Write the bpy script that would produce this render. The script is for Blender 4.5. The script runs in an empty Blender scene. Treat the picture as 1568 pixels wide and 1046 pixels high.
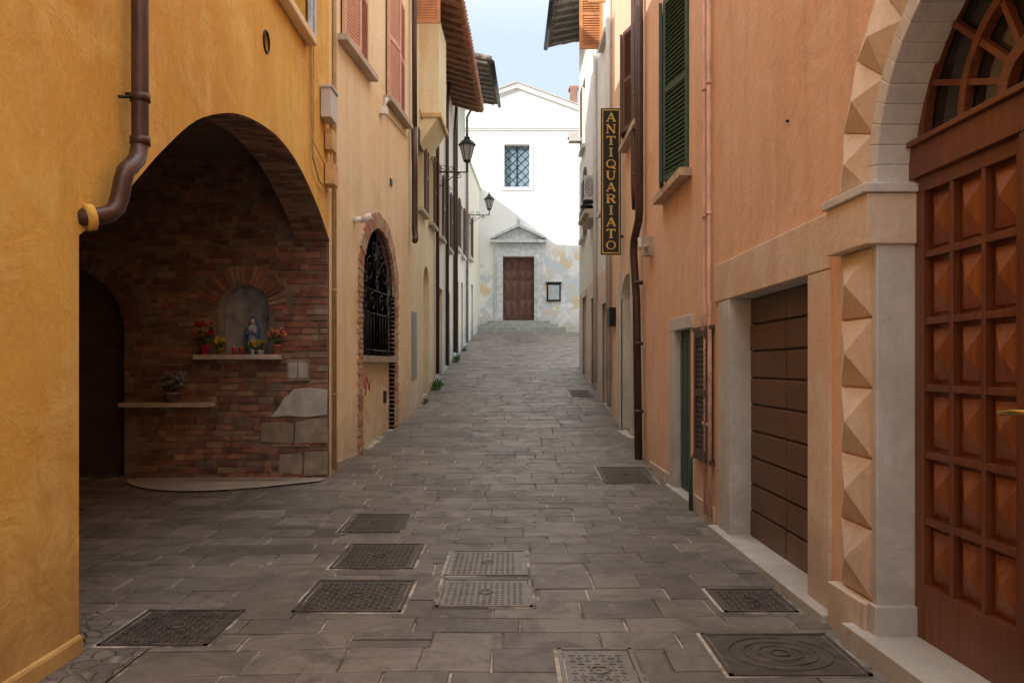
import bpy, math, random
from mathutils import Vector, Matrix
from mathutils.geometry import tessellate_polygon
import bmesh
random.seed(11)
def U(a, b): return a + (b - a) * random.random()
S = bpy.context.scene

# ------------------------------------------------------------------ mesh builder
class MB:
    def __init__(s): s.v = []; s.f = []; s.m = []; s.sm = []; s.mats = []
    def add(s, vs, fs, mat, smooth=False):
        if mat not in s.mats: s.mats.append(mat)
        k = s.mats.index(mat); o = len(s.v)
        s.v += [tuple(v) for v in vs]
        for f in fs:
            s.f.append([i + o for i in f]); s.m.append(k); s.sm.append(smooth)
    def build(s, name, parent=None, bevel=0, recalc=True):
        me = bpy.data.meshes.new(name); me.from_pydata(s.v, [], s.f)
        for m in s.mats: me.materials.append(m)
        me.polygons.foreach_set('material_index', s.m)
        me.polygons.foreach_set('use_smooth', s.sm)
        me.update()
        if recalc:
            bm = bmesh.new(); bm.from_mesh(me)
            bmesh.ops.recalc_face_normals(bm, faces=bm.faces); bm.to_mesh(me); bm.free()
        ob = bpy.data.objects.new(name, me); S.collection.objects.link(ob)
        if parent: ob.parent = parent
        if bevel:
            b = ob.modifiers.new('bevel', 'BEVEL'); b.width = bevel; b.segments = 2
            b.limit_method = 'ANGLE'; b.angle_limit = math.radians(40)
        return ob
def empty(name):
    e = bpy.data.objects.new(name, None); S.collection.objects.link(e); return e

# ------------------------------------------------------------------ materials
def nt_new(name):
    m = bpy.data.materials.new(name); m.use_nodes = True
    nt = m.node_tree; b = nt.nodes['Principled BSDF']; return m, nt, b
def nd(nt, t, **k):
    n = nt.nodes.new(t)
    for a, v in k.items(): setattr(n, a, v)
    return n
def mixc(nt, f, a, b, mode='MIX'):
    n = nd(nt, 'ShaderNodeMix', data_type='RGBA', blend_type=mode)
    for i, x in ((0, f), (6, a), (7, b)):
        if hasattr(x, 'links'): nt.links.new(x, n.inputs[i])
        elif i == 0: n.inputs[0].default_value = x
        else: n.inputs[i].default_value = (*x, 1)
    return n.outputs[2]
def noise(nt, vec, scale, detail=4, rough=.6, dist=0):
    n = nd(nt, 'ShaderNodeTexNoise'); n.inputs['Scale'].default_value = scale
    n.inputs['Detail'].default_value = min(detail, 5); n.inputs['Roughness'].default_value = rough
    n.inputs['Distortion'].default_value = dist
    nt.links.new(vec, n.inputs['Vector']); return n.outputs['Fac']
def rng(nt, x, a, b, c=0., d=1.):
    n = nd(nt, 'ShaderNodeMapRange'); nt.links.new(x, n.inputs[0])
    for i, v in enumerate((a, b, c, d)): n.inputs[i + 1].default_value = v
    return n.outputs[0]
def mth(nt, op, a, b=0.):
    n = nd(nt, 'ShaderNodeMath', operation=op)
    for i, x in ((0, a), (1, b)):
        if hasattr(x, 'links'): nt.links.new(x, n.inputs[i])
        else: n.inputs[i].default_value = x
    return n.outputs[0]
def bump(nt, b, h, strength, dist=.02):
    n = nd(nt, 'ShaderNodeBump'); n.inputs['Strength'].default_value = strength
    n.inputs['Distance'].default_value = dist
    nt.links.new(h, n.inputs['Height']); nt.links.new(n.outputs[0], b.inputs['Normal'])
def objc(nt): return nd(nt, 'ShaderNodeTexCoord').outputs['Object']
def scaled(nt, vec, s):
    n = nd(nt, 'ShaderNodeMapping'); n.inputs['Scale'].default_value = s
    nt.links.new(vec, n.inputs[0]); return n.outputs[0]
def dk(c, k): return tuple(x * k for x in c)

def M(name, col, rough=.6, metal=0, var=.3, scale=6, bmp=.15, bscale=60):
    m, nt, b = nt_new(name); v = objc(nt)
    n1 = rng(nt, noise(nt, v, scale, 4), .3, .7)
    c = mixc(nt, n1, dk(col, 1 - var), dk(col, 1 + var * .5))
    nt.links.new(c, b.inputs['Base Color'])
    b.inputs['Metallic'].default_value = metal
    nt.links.new(rng(nt, n1, 0, 1, rough * .85, min(1, rough * 1.15)), b.inputs['Roughness'])
    if bmp: bump(nt, b, noise(nt, v, bscale, 2), bmp, .004)
    return m
def wood(name, c1, c2, rough, axis=2, sc=26, bmp=.25):
    """painted / varnished wood with grain running along one axis"""
    m, nt, b = nt_new(name); v = objc(nt)
    s = [sc, sc, sc]; s[axis] = sc * .07
    g = noise(nt, scaled(nt, v, tuple(s)), 1., 4, .65, .6); big = noise(nt, v, 2.2, 3)
    c = mixc(nt, rng(nt, g, .35, .65), c1, c2)
    c = mixc(nt, rng(nt, big, .4, .7, 0, .45), c, dk(c1, .7))
    nt.links.new(c, b.inputs['Base Color'])
    nt.links.new(rng(nt, g, .3, .7, rough * .8, rough * 1.25), b.inputs['Roughness'])
    bump(nt, b, g, bmp, .004); return m

def plaster(name, c1, c2, c3, grime=(.25, .2, .15), peel=None, rough=.9, gr=.6):
    m, nt, b = nt_new(name); v = objc(nt)
    bign = noise(nt, v, .55, 5, .62, .4)
    big = rng(nt, bign, .38, .62)
    c = mixc(nt, big, c1, c2)
    midn = noise(nt, v, 2.3, 5, .68, .6)
    mid = rng(nt, midn, .48, .70)
    c = mixc(nt, mth(nt, 'MULTIPLY', mid, .7), c, c3)
    st = rng(nt, noise(nt, scaled(nt, v, (3.5, 3.5, .3)), 1.4, 5, .7), .48, .74)
    c = mixc(nt, mth(nt, 'MULTIPLY', st, .42), c, dk(c1, .62))
    # faded damp patches with crisp edges
    pa = rng(nt, noise(nt, scaled(nt, v, (1, 1, .7)), .9, 5, .72, .2), .585, .62)
    c = mixc(nt, mth(nt, 'MULTIPLY', pa, .28), c, dk(c2, .72))
    finen = noise(nt, v, 24, 4, .7)
    fine = rng(nt, finen, .3, .7, .92, 1.06)
    fc = nd(nt, 'ShaderNodeCombineColor')
    for i in range(3): nt.links.new(fine, fc.inputs[i])
    c = mixc(nt, 1., c, fc.outputs[0], 'MULTIPLY')
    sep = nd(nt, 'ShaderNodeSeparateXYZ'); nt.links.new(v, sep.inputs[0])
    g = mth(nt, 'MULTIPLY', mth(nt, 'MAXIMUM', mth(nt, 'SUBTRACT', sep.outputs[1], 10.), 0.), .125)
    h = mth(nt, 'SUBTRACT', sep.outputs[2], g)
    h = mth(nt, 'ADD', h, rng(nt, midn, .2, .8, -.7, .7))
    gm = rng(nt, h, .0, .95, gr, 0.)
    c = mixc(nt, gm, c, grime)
    spots = rng(nt, noise(nt, v, 5.5, 5, .75, .3), .66, .72)
    c = mixc(nt, mth(nt, 'MULTIPLY', spots, .5), c, peel or dk(c2, .62))
    nt.links.new(c, b.inputs['Base Color']); b.inputs['Roughness'].default_value = rough
    hh = mth(nt, 'ADD', mth(nt, 'MULTIPLY', midn, 1.2), mth(nt, 'MULTIPLY', finen, .16))
    bump(nt, b, hh, .4, .03)
    return m

def brickmat(name, c1, c2, mort, plane='YZ', w=.26, h=.07, ms=.012, age=(.12, .09, .07), agef=.6):
    m, nt, b = nt_new(name); v = objc(nt)
    sep = nd(nt, 'ShaderNodeSeparateXYZ'); nt.links.new(v, sep.inputs[0])
    cb = nd(nt, 'ShaderNodeCombineXYZ')
    a = {'X': 0, 'Y': 1, 'Z': 2}
    dd = mth(nt, 'MULTIPLY', mth(nt, 'SUBTRACT', noise(nt, v, 3.2, 4), .5), .12)
    nt.links.new(mth(nt, 'ADD', sep.outputs[a[plane[0]]], dd), cb.inputs[0])
    nt.links.new(mth(nt, 'ADD', sep.outputs[a[plane[1]]], dd), cb.inputs[1])
    br = nd(nt, 'ShaderNodeTexBrick'); nt.links.new(cb.outputs[0], br.inputs['Vector'])
    br.inputs['Scale'].default_value = 1; br.inputs['Brick Width'].default_value = w
    br.inputs['Row Height'].default_value = h; br.inputs['Mortar Size'].default_value = ms
    br.inputs['Mortar Smooth'].default_value = .4; br.inputs['Bias'].default_value = -.1
    br.inputs['Color1'].default_value = (*c1, 1); br.inputs['Color2'].default_value = (*c2, 1)
    br.inputs['Mortar'].default_value = (*mort, 1)
    c = mixc(nt, rng(nt, noise(nt, v, 1.6, 5, .7), .4, .68, 0, agef), br.outputs['Color'], age)
    c = mixc(nt, rng(nt, noise(nt, v, 4.5, 5, .7, .5), .58, .7, 0, .55), c, mort)
    nt.links.new(c, b.inputs['Base Color']); b.inputs['Roughness'].default_value = .9
    hh = mth(nt, 'SUBTRACT', mth(nt, 'MULTIPLY', noise(nt, v, 18, 4, .7), .7), br.outputs['Fac'])
    bump(nt, b, hh, .8, .025)
    return m

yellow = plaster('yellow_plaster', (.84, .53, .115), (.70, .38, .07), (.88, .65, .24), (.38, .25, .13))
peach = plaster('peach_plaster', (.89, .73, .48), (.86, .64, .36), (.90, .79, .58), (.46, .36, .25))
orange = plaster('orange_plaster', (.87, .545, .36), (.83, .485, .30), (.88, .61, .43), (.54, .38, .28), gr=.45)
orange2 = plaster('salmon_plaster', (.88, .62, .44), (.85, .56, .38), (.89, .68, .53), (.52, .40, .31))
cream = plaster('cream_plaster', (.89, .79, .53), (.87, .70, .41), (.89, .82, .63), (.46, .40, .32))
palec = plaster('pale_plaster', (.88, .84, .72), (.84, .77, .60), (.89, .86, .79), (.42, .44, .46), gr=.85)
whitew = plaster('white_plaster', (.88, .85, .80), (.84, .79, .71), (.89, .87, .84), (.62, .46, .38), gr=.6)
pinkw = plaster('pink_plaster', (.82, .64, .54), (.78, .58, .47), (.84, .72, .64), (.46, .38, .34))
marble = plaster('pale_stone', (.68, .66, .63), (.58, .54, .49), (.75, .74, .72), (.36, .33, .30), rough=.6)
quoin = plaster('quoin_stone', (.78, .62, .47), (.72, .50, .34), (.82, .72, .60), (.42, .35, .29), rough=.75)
cement = plaster('cement_plaster', (.56, .48, .39), (.46, .39, .31), (.63, .57, .49), (.29, .26, .22))
brickY = brickmat('brick_reveal', (.42, .20, .12), (.52, .31, .20), (.48, .40, .32), 'YZ', .13, .075)
brickX = brickmat('chimney_brickwork', (.42, .17, .10), (.50, .27, .16), (.40, .33, .26), 'XZ', .25, .072, .013)
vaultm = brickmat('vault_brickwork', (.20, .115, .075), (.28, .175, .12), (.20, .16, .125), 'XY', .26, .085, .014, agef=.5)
vaultx = brickmat('recess_brickwork', (.15, .08, .055), (.20, .12, .085), (.15, .12, .095), 'XZ', .26, .08, .014, agef=.5)  # darker copy of the vault brick, dimness of the recess put into its colour
mortar = M('lime_mortar', (.27, .21, .155), .95, var=.45, scale=5, bmp=.8, bscale=25)
brickloose = [M('old_brick_a', (.44, .20, .13), .9, bmp=.6, bscale=30), M('old_brick_b', (.53, .31, .20), .9, bmp=.6, bscale=30), M('old_brick_c', (.48, .36, .26), .9, bmp=.6, bscale=30)]
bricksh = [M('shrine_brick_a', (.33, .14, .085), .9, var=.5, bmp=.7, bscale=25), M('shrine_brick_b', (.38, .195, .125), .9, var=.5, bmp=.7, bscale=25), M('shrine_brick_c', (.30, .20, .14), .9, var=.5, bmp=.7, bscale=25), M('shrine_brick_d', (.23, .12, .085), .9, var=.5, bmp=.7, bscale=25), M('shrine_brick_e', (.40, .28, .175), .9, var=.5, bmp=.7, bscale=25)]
woodred = wood('varnished_door_wood', (.125, .035, .012), (.21, .066, .022), .34)
woodred2 = wood('varnished_panel_wood', (.20, .06, .018), (.31, .10, .030), .3)
garage = wood('garage_wood', (.10, .047, .022), (.185, .095, .048), .5, 1)
churchw = M('church_door_wood', (.17, .075, .05), .6, var=.4)
darkgreen = M('green_shutter_paint', (.035, .09, .06), .55)
brownsh = M('brown_shutter_paint', (.17, .085, .055), .6)
darkbr = M('dark_brown_paint', (.085, .05, .035), .6)
pinksh = M('pink_shutter_paint', (.72, .42, .30), .6, var=.15)
orangesh = M('orange_shutter_paint', (.62, .27, .11), .6, var=.2)
pipebr = M('brown_pipe', (.085, .045, .035), .4, .3, bmp=.05)
pipepk = M('painted_pipe', (.76, .48, .35), .6)
pipeor = M('ochre_pipe', (.50, .33, .15), .6)
iron = M('wrought_iron', (.025, .025, .027), .5, .6)
ironc = M('cast_iron_cover', (.105, .088, .075), .6, .3, var=.5, scale=10, bmp=.4)
steelc = M('steel_cover', (.25, .23, .21), .5, .4, var=.4, scale=10, bmp=.3)
greybox = M('grey_box', (.60, .60, .58), .5, var=.1)
tan = M('tan_box', (.68, .44, .19), .6)
greydoor = M('grey_metal_panel', (.30, .30, .29), .5)
glassd, _n, _b = nt_new('dark_glass'); _b.inputs['Base Color'].default_value = (.02, .025, .03, 1); _b.inputs['Roughness'].default_value = .08
lampglass, _n, _b = nt_new('lamp_glass'); _b.inputs['Base Color'].default_value = (.35, .36, .34, 1); _b.inputs['Roughness'].default_value = .15
tile = M('roof_tile', (.42, .19, .11), .9, var=.5, scale=4, bmp=.5)
tileg = M('weathered_tile', (.26, .22, .18), .9, var=.5, scale=4, bmp=.5)
rafter = M('rafter_wood', (.24, .13, .08), .8, var=.4)
raftg = M('grey_rafter_wood', (.20, .19, .17), .8, var=.4)
black = M('black_sign_paint', (.012, .012, .012), .4, bmp=0)
gold = M('sign_yellow', (.78, .50, .07), .5, bmp=0)
white = M('white_paint', (.78, .78, .76), .5, var=.1)
blue = M('blue_robe', (.10, .22, .45), .5)
blue2 = M('pale_blue_dress', (.42, .55, .68), .5)
red = M('red_paint', (.5, .04, .03), .5)
leaf = M('leaf', (.09, .16, .04), .6, var=.6, scale=30, bmp=0)
fred = M('red_petals', (.55, .02, .03), .6, bmp=0)
forg = M('coral_petals', (.85, .30, .16), .6, bmp=0)
fyel = M('yellow_petals', (.80, .62, .08), .6, bmp=0)
fgry = M('dry_petals', (.36, .35, .40), .7, bmp=0)
terra = M('terracotta', (.50, .17, .08), .8)
skin = M('statue_face', (.7, .52, .42), .6)
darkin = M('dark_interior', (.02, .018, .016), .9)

def paving():
    m, nt, b = nt_new('stone_paving'); v = objc(nt)
    g = nd(nt, 'ShaderNodeNewGeometry')
    cr = nd(nt, 'ShaderNodeValToRGB'); nt.links.new(g.outputs['Random Per Island'], cr.inputs[0])
    el = cr.color_ramp.elements
    el[0].color = (.085, .073, .064, 1); el[1].color = (.25, .215, .185, 1)
    for p, c in ((.3, (.13, .112, .099, 1)), (.55, (.16, .138, .121, 1)), (.8, (.195, .168, .147, 1))):
        e = el.new(p); e.color = c
    n1 = noise(nt, v, .6, 5, .65)
    c = mixc(nt, rng(nt, n1, .38, .62, 0, .75), cr.outputs[0], (.24, .208, .18))
    nd_ = noise(nt, v, 2.6, 5, .7, .8)
    c = mixc(nt, rng(nt, nd_, .46, .66, 0, .75), c, (.085, .072, .063))
    n9 = noise(nt, v, 12, 5, .75)
    c = mixc(nt, rng(nt, n9, .5, .72, 0, .5), c, (.08, .069, .061))
    c = mixc(nt, rng(nt, noise(nt, v, 6, 5, .75, 1.), .60, .70, 0, .45), c, (.40, .36, .32))
    nt.links.new(c, b.inputs['Base Color'])
    nt.links.new(rng(nt, nd_, .3, .7, .34, .6), b.inputs['Roughness'])
    bump(nt, b, mth(nt, 'ADD', n9, nd_), .6, .016)
    return m
pave = paving()
def jointm():
    m, nt, b = nt_new('joint_sand'); v = objc(nt)
    c = mixc(nt, rng(nt, noise(nt, v, 1.3, 5, .7), .44, .56), (.56, .51, .45), (.12, .104, .09))
    c = mixc(nt, rng(nt, noise(nt, v, 14, 4), .5, .7, 0, .6), c, (.22, .19, .16))
    nt.links.new(c, b.inputs['Base Color']); b.inputs['Roughness'].default_value = .95
    return m
joint = jointm()

def cobble():
    m, nt, b = nt_new('cobbles'); v = objc(nt)
    vo = nd(nt, 'ShaderNodeTexVoronoi', feature='DISTANCE_TO_EDGE'); vo.inputs['Scale'].default_value = 9
    v2 = nd(nt, 'ShaderNodeTexVoronoi'); v2.inputs['Scale'].default_value = 9
    nt.links.new(v, vo.inputs['Vector']); nt.links.new(v, v2.inputs['Vector'])
    e = rng(nt, vo.outputs[0], 0, .12)
    bw = nd(nt, 'ShaderNodeRGBToBW'); nt.links.new(v2.outputs['Color'], bw.inputs[0])
    c = mixc(nt, bw.outputs[0], (.09, .08, .07), (.24, .21, .18))
    c = mixc(nt, e, (.34, .30, .26), c)
    c = mixc(nt, rng(nt, noise(nt, v, 5, 5, .7), .4, .7, 0, .6), c, (.14, .12, .105))
    nt.links.new(c, b.inputs['Base Color']); b.inputs['Roughness'].default_value = .7
    bump(nt, b, e, 1., .03); return m
cobb = cobble()

def churchmat():
    m, nt, b = nt_new('church_plaster'); v = objc(nt)
    sep = nd(nt, 'ShaderNodeSeparateXYZ'); nt.links.new(v, sep.inputs[0])
    n = noise(nt, v, .8, 5, .65, .5)
    c = mixc(nt, rng(nt, n, .35, .65), (.88, .87, .83), (.84, .83, .80))
    low = rng(nt, mth(nt, 'ADD', sep.outputs[2], rng(nt, n, .3, .7, -1, 1)), 6.0, 7.6, 1., 0.)
    p1 = rng(nt, noise(nt, v, 1.1, 5, .7, .8), .48, .56)
    c2 = mixc(nt, p1, (.84, .82, .77), (.60, .64, .66))
    p2 = rng(nt, noise(nt, scaled(nt, v, (1.3, 1, 1)), 1.3, 5, .72, .3), .55, .58)
    c2 = mixc(nt, p2, c2, (.74, .58, .37))
    c = mixc(nt, low, c, c2)
    base = rng(nt, sep.outputs[2], 3.2, 4.0, .5, 0)
    c = mixc(nt, base, c, (.42, .43, .38))
    nt.links.new(c, b.inputs['Base Color']); b.inputs['Roughness'].default_value = .9
    bump(nt, b, noise(nt, v, 6, 5, .7), .4, .03); return m
churchp = churchmat()

# ------------------------------------------------------------------ plan of the lane
def lin(P, x):
    if x <= P[0][0]: return P[0][1]
    for (a, b), (c, d) in zip(P, P[1:]):
        if x <= c: return b + (d - b) * (x - a) / (c - a)
    return P[-1][1]
GP = [(6, 0), (7.2, 0), (9, .04), (11.8, .2), (15.6, .64), (19, 1.08), (23, 1.62), (28, 2.3), (33, 3.0), (34, 3.05)]
def G(y): return (lin(GP, y - .8) + lin(GP, y) + lin(GP, y + .8)) / 3
LP = [(-8, -2.42), (10.6, -2.42), (10.62, -2.44), (15.4, -1.995), (19.5, -1.88), (24, -1.79), (28, -1.65), (34, -1.37)]
RP = [(-8, 2.41), (5, 2.02), (24, 1.90), (40, 1.90)]
def pt(s, y, z, d=0.):
    return Vector((lin(LP, y) + d, y, z)) if s < 0 else Vector((lin(RP, y) - d, y, z))
PL = lambda a, b, d=0.: pt(-1, a, b, d)
PR = lambda a, b, d=0.: pt(1, a, b, d)
def PF(y0): return lambda a, b, d=0.: Vector((a, y0 - d, b))
def prism(mb, P, poly, d0, d1, mat):
    n = len(poly)
    vs = [P(a, b, d0) for a, b in poly] + [P(a, b, d1) for a, b in poly]
    fs = [[i, (i + 1) % n, n + (i + 1) % n, n + i] for i in range(n)] + [list(range(n)), list(range(2 * n - 1, n - 1, -1))]
    mb.add(vs, fs, mat)
def box(mb, P, a0, a1, b0, b1, d0, d1, mat):
    prism(mb, P, [(a0, b0), (a1, b0), (a1, b1), (a0, b1)], d0, d1, mat)
def pyramid(mb, P, poly, d0, d1, d2, mat):
    n = len(poly); ca = sum(p[0] for p in poly) / n; cb = sum(p[1] for p in poly) / n
    vs = [P(a, b, d0) for a, b in poly] + [P(a, b, d1) for a, b in poly] + [P(ca, cb, d2)]
    fs = [[i, (i + 1) % n, n + (i + 1) % n, n + i] for i in range(n)] + [[n + i, n + (i + 1) % n, 2 * n] for i in range(n)]
    mb.add(vs, fs, mat)
def sheet(mb, P, outline, holes, mat, rev=.2, revmat=None, d=0.):
    polys = [outline] + holes
    flat = [p for q in polys for p in q]
    tris = tessellate_polygon([[Vector((a, b, 0)) for a, b in q] for q in polys])
    mb.add([P(a, b, d) for a, b in flat], [list(t) for t in tris], mat)
    for h in holes:
        n = len(h)
        vs = [P(a, b, d) for a, b in h] + [P(a, b, d - rev) for a, b in h]
        mb.add(vs, [[i, (i + 1) % n, n + (i + 1) % n, n + i] for i in range(n)], revmat or mat)
def rect(a0, a1, b0, b1): return [(a0, b0), (a1, b0), (a1, b1), (a0, b1)]
def archp(a0, a1, b0, sp, n=20, k=1.):
    c = (a0 + a1) / 2; r = (a1 - a0) / 2
    return [(a0, b0), (a1, b0)] + [(c + r * math.cos(math.pi * i / n), sp + k * r * math.sin(math.pi * i / n)) for i in range(n + 1)]
def tube(mb, pts, r, mat, n=8, closed=False, smooth=True):
    pts = [Vector(p) for p in pts]; L = len(pts); vs = []; ref = None
    for i, p in enumerate(pts):
        if closed: t = pts[(i + 1) % L] - pts[i - 1]
        else: t = pts[min(i + 1, L - 1)] - pts[max(i - 1, 0)]
        t.normalize()
        if ref is None: ref = Vector((0, 0, 1)) if abs(t.z) < .9 else Vector((1, 0, 0))
        x = (ref - t * ref.dot(t)).normalized(); ref = x; y = t.cross(x)
        for k in range(n):
            a = 2 * math.pi * k / n; vs.append(p + (x * math.cos(a) + y * math.sin(a)) * r)
    fs = []
    for i in range(L if closed else L - 1):
        j = (i + 1) % L
        for k in range(n):
            fs.append([i * n + k, i * n + (k + 1) % n, j * n + (k + 1) % n, j * n + k])
    if not closed: fs += [list(range(n)), list(range((L - 1) * n, L * n))]
    mb.add(vs, fs, mat, smooth)
def lathe(mb, c, prof, mat, n=12, sx=1., sy=1., smooth=True, rot=0.):
    vs = []; c = Vector(c)
    for r, z in prof:
        for k in range(n):
            a = 2 * math.pi * k / n + rot; vs.append(c + Vector((r * sx * math.cos(a), r * sy * math.sin(a), z)))
    fs = [[i * n + k, i * n + (k + 1) % n, (i + 1) * n + (k + 1) % n, (i + 1) * n + k] for i in range(len(prof) - 1) for k in range(n)]
    fs += [list(range(n)), list(range((len(prof) - 1) * n, len(prof) * n))]
    mb.add(vs, fs, mat, smooth)
def obox(mb, O, A, B, C, mat):
    O = Vector(O); vs = [O + A * i + B * j + C * k for i in (0, 1) for j in (0, 1) for k in (0, 1)]
    mb.add(vs, [[0, 1, 3, 2], [4, 5, 7, 6], [0, 1, 5, 4], [2, 3, 7, 6], [0, 2, 6, 4], [1, 3, 7, 5]], mat)
def leaves(mb, c, rad, n, size, mat, flat=1.):
    c = Vector(c)
    for _ in range(n):
        d = Vector((random.gauss(0, 1), random.gauss(0, 1), random.gauss(0, 1))).normalized() * rad * random.random() ** .4
        d.z *= flat; p = c + d
        a = Vector((U(-1, 1), U(-1, 1), U(-1, 1))).normalized(); b = a.cross(Vector((U(-1, 1), U(-1, 1), U(-1, 1)))).normalized()
        s = size * U(.6, 1.3)
        mb.add([p - a * s, p + b * s * .5, p + a * s, p - b * s * .5], [[0, 1, 2, 3]], mat)
def shutter(mb, O, D, w, h, mat, t=.04):
    """louvred leaf: O lower hinge corner, D horizontal unit direction"""
    O = Vector(O); Z = Vector((0, 0, 1)); N = D.cross(Z).normalized(); st = .07
    obox(mb, O, D * st, Z * h, N * t, mat); obox(mb, O + D * (w - st), D * st, Z * h, N * t, mat)
    for z in (0, h * .48, h - st): obox(mb, O + D * st + Z * z, D * (w - 2 * st), Z * st, N * t, mat)
    z = st + .01
    while z < h - st - .03:
        if abs(z - h * .5) > .05:
            obox(mb, O + D * st + Z * z, D * (w - 2 * st), Z * .035 + N * t * .8, Z * .008 - N * .004, mat)
        z += .052
    obox(mb, O + D * st + N * t * .45 , D * (w - 2 * st), Z * h, N * .003, mat)
def dirw(s, y): return (pt(s, y + .1, 0) - pt(s, y - .1, 0)).normalized()

def shell(mb, s, y0, y1, z, mat, tilemat, depth=8., ends=(), pitch=.15):
    b0 = pt(s, y0, 0, -depth); b1 = pt(s, y1, 0, -depth)
    zr = z + depth * pitch
    mb.add([(b0.x, y0, -.3), (b1.x, y1, -.3), (b1.x, y1, zr), (b0.x, y0, zr)], [[0, 1, 2, 3]], mat)
    f0 = pt(s, y0, z); f1 = pt(s, y1, z)
    mb.add([f0, f1, (b1.x, y1, zr), (b0.x, y0, zr)], [[0, 1, 2, 3]], tilemat)
    for y, zl in ends:
        f = pt(s, y, 0); b = pt(s, y, 0, -depth)
        mb.add([(f.x, y, zl), (b.x, y, zl), (b.x, y, zr), (f.x, y, z)], [[0, 1, 2, 3]], mat)
def eave(mb, s, y0, y1, z, over, tm, rm, pitch=.3, gut=iron):
    P = lambda y, d, h=0.: pt(s, y, z + .0 + (over - d) * pitch + h, d)
    mb.add([P(y0, -.3, .10), P(y0, over, .10), P(y1, over, .10), P(y1, -.3, .10), P(y0, -.3, .13), P(y0, over, .13), P(y1, over, .13), P(y1, -.3, .13)],
           [[0, 1, 2, 3], [4, 5, 6, 7], [0, 1, 5, 4], [1, 2, 6, 5], [2, 3, 7, 6]], rm)
    y = y0 + .05
    while y < y1 - .1:
        vs = [P(y, -.1), P(y, over - .06), P(y + .09, over - .06), P(y + .09, -.1), P(y, -.1, .1), P(y, over - .06, .1), P(y + .09, over - .06, .1), P(y + .09, -.1, .1)]
        mb.add(vs, [[0, 1, 2, 3], [4, 5, 6, 7], [0, 1, 5, 4], [1, 2, 6, 5], [2, 3, 7, 6], [0, 3, 7, 4]], rm); y += .42
    y = y0
    while y < y1:
        d = -.3
        while d < over:
            tube(mb, [P(y, d, .17), P(y, min(d + .42, over + .07), .15)], .085 + U(-.006, .006), tm, 8)
            d += .38
        y += .2
    if gut: tube(mb, [P(y0, over + .1, .06), P(y1, over + .1, .06)], .065, gut, 8)

# ------------------------------------------------------------------ ground and paving
mb = MB()
xs = [-500, -60, -12, -8.5, -5, -2.4, 0, 2.1, 5, 12, 60, 500]
ys = [-400, -60, -10, 0, 5] + [6 + .7 * i for i in range(42)] + [36, 40, 80, 200, 700]
for y in ys:
    for x in xs: mb.v.append((x, y, G(y) - .012))
mb.mats = [joint]
for j in range(len(ys) - 1):
    for i in range(len(xs) - 1):
        a = j * len(xs) + i; mb.f.append([a, a + 1, a + 1 + len(xs), a + len(xs)]); mb.m.append(0); mb.sm.append(True)
mb.build('ground')

mb = MB(); y = .2
def slab(mb, x0, x1, y0, y1, tilt=0):
    j = .007; c = .006
    o = [(x0 + j, y0 + j), (x1 - j, y0 + j), (x1 - j, y1 - j), (x0 + j, y1 - j)]
    o = [(a + U(-.009, .009), b + U(-.009, .009) + tilt * a + .022 * math.sin(a * 2.3 + b * .7)) for a, b in o]
    cx = sum(a for a, b in o) / 4; cy = sum(b for a, b in o) / 4
    i_ = [(a + (c if a < cx else -c), b + (c if b < cy else -c)) for a, b in o]
    h = U(-.0025, .003)
    vs = [(a, b, G(b) - .02) for a, b in o] + [(a, b, G(b) - .004 + h) for a, b in o] + [(a, b, G(b) + h + U(-.0015, .0015)) for a, b in i_]
    fs = [[k, (k + 1) % 4, 4 + (k + 1) % 4, 4 + k] for k in range(4)] + [[4 + k, 4 + (k + 1) % 4, 8 + (k + 1) % 4, 8 + k] for k in range(4)] + [[8, 9, 10, 11]]
    mb.add(vs, fs, pave)
while y < 34:
    dy = U(.25, .42); ym = y + dy / 2
    xl = lin(LP, ym) if not (4.5 < ym < 10.45) else -8.4
    xr = lin(RP, ym) if ym < 22.5 else 9.
    if ym > 28: xl = lin(LP, ym)
    x = xl
    if ym < 5.25: x = xl = -2.05
    while x < xr - .02:
        w = U(.28, .66)
        if xr - (x + w) < .2: w = xr - x
        if w > .3 and random.random() < .07:
            slab(mb, x, x + w, y, y + dy * .5, .018); slab(mb, x, x + w, y + dy * .5, y + dy, .018)
        else: slab(mb, x, x + w, y, y + dy, .018)
        x += w
    y += dy
mb.build('stone_paving', recalc=False)
mb = MB()
mb.add([(-8.4, -.5, .0), (-2.06, -.5, .0), (-2.06, 5.2, .0), (-8.4, 5.2, .0)], [[0, 1, 2, 3]], cobb)
mb.build('cobble_strip')

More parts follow.
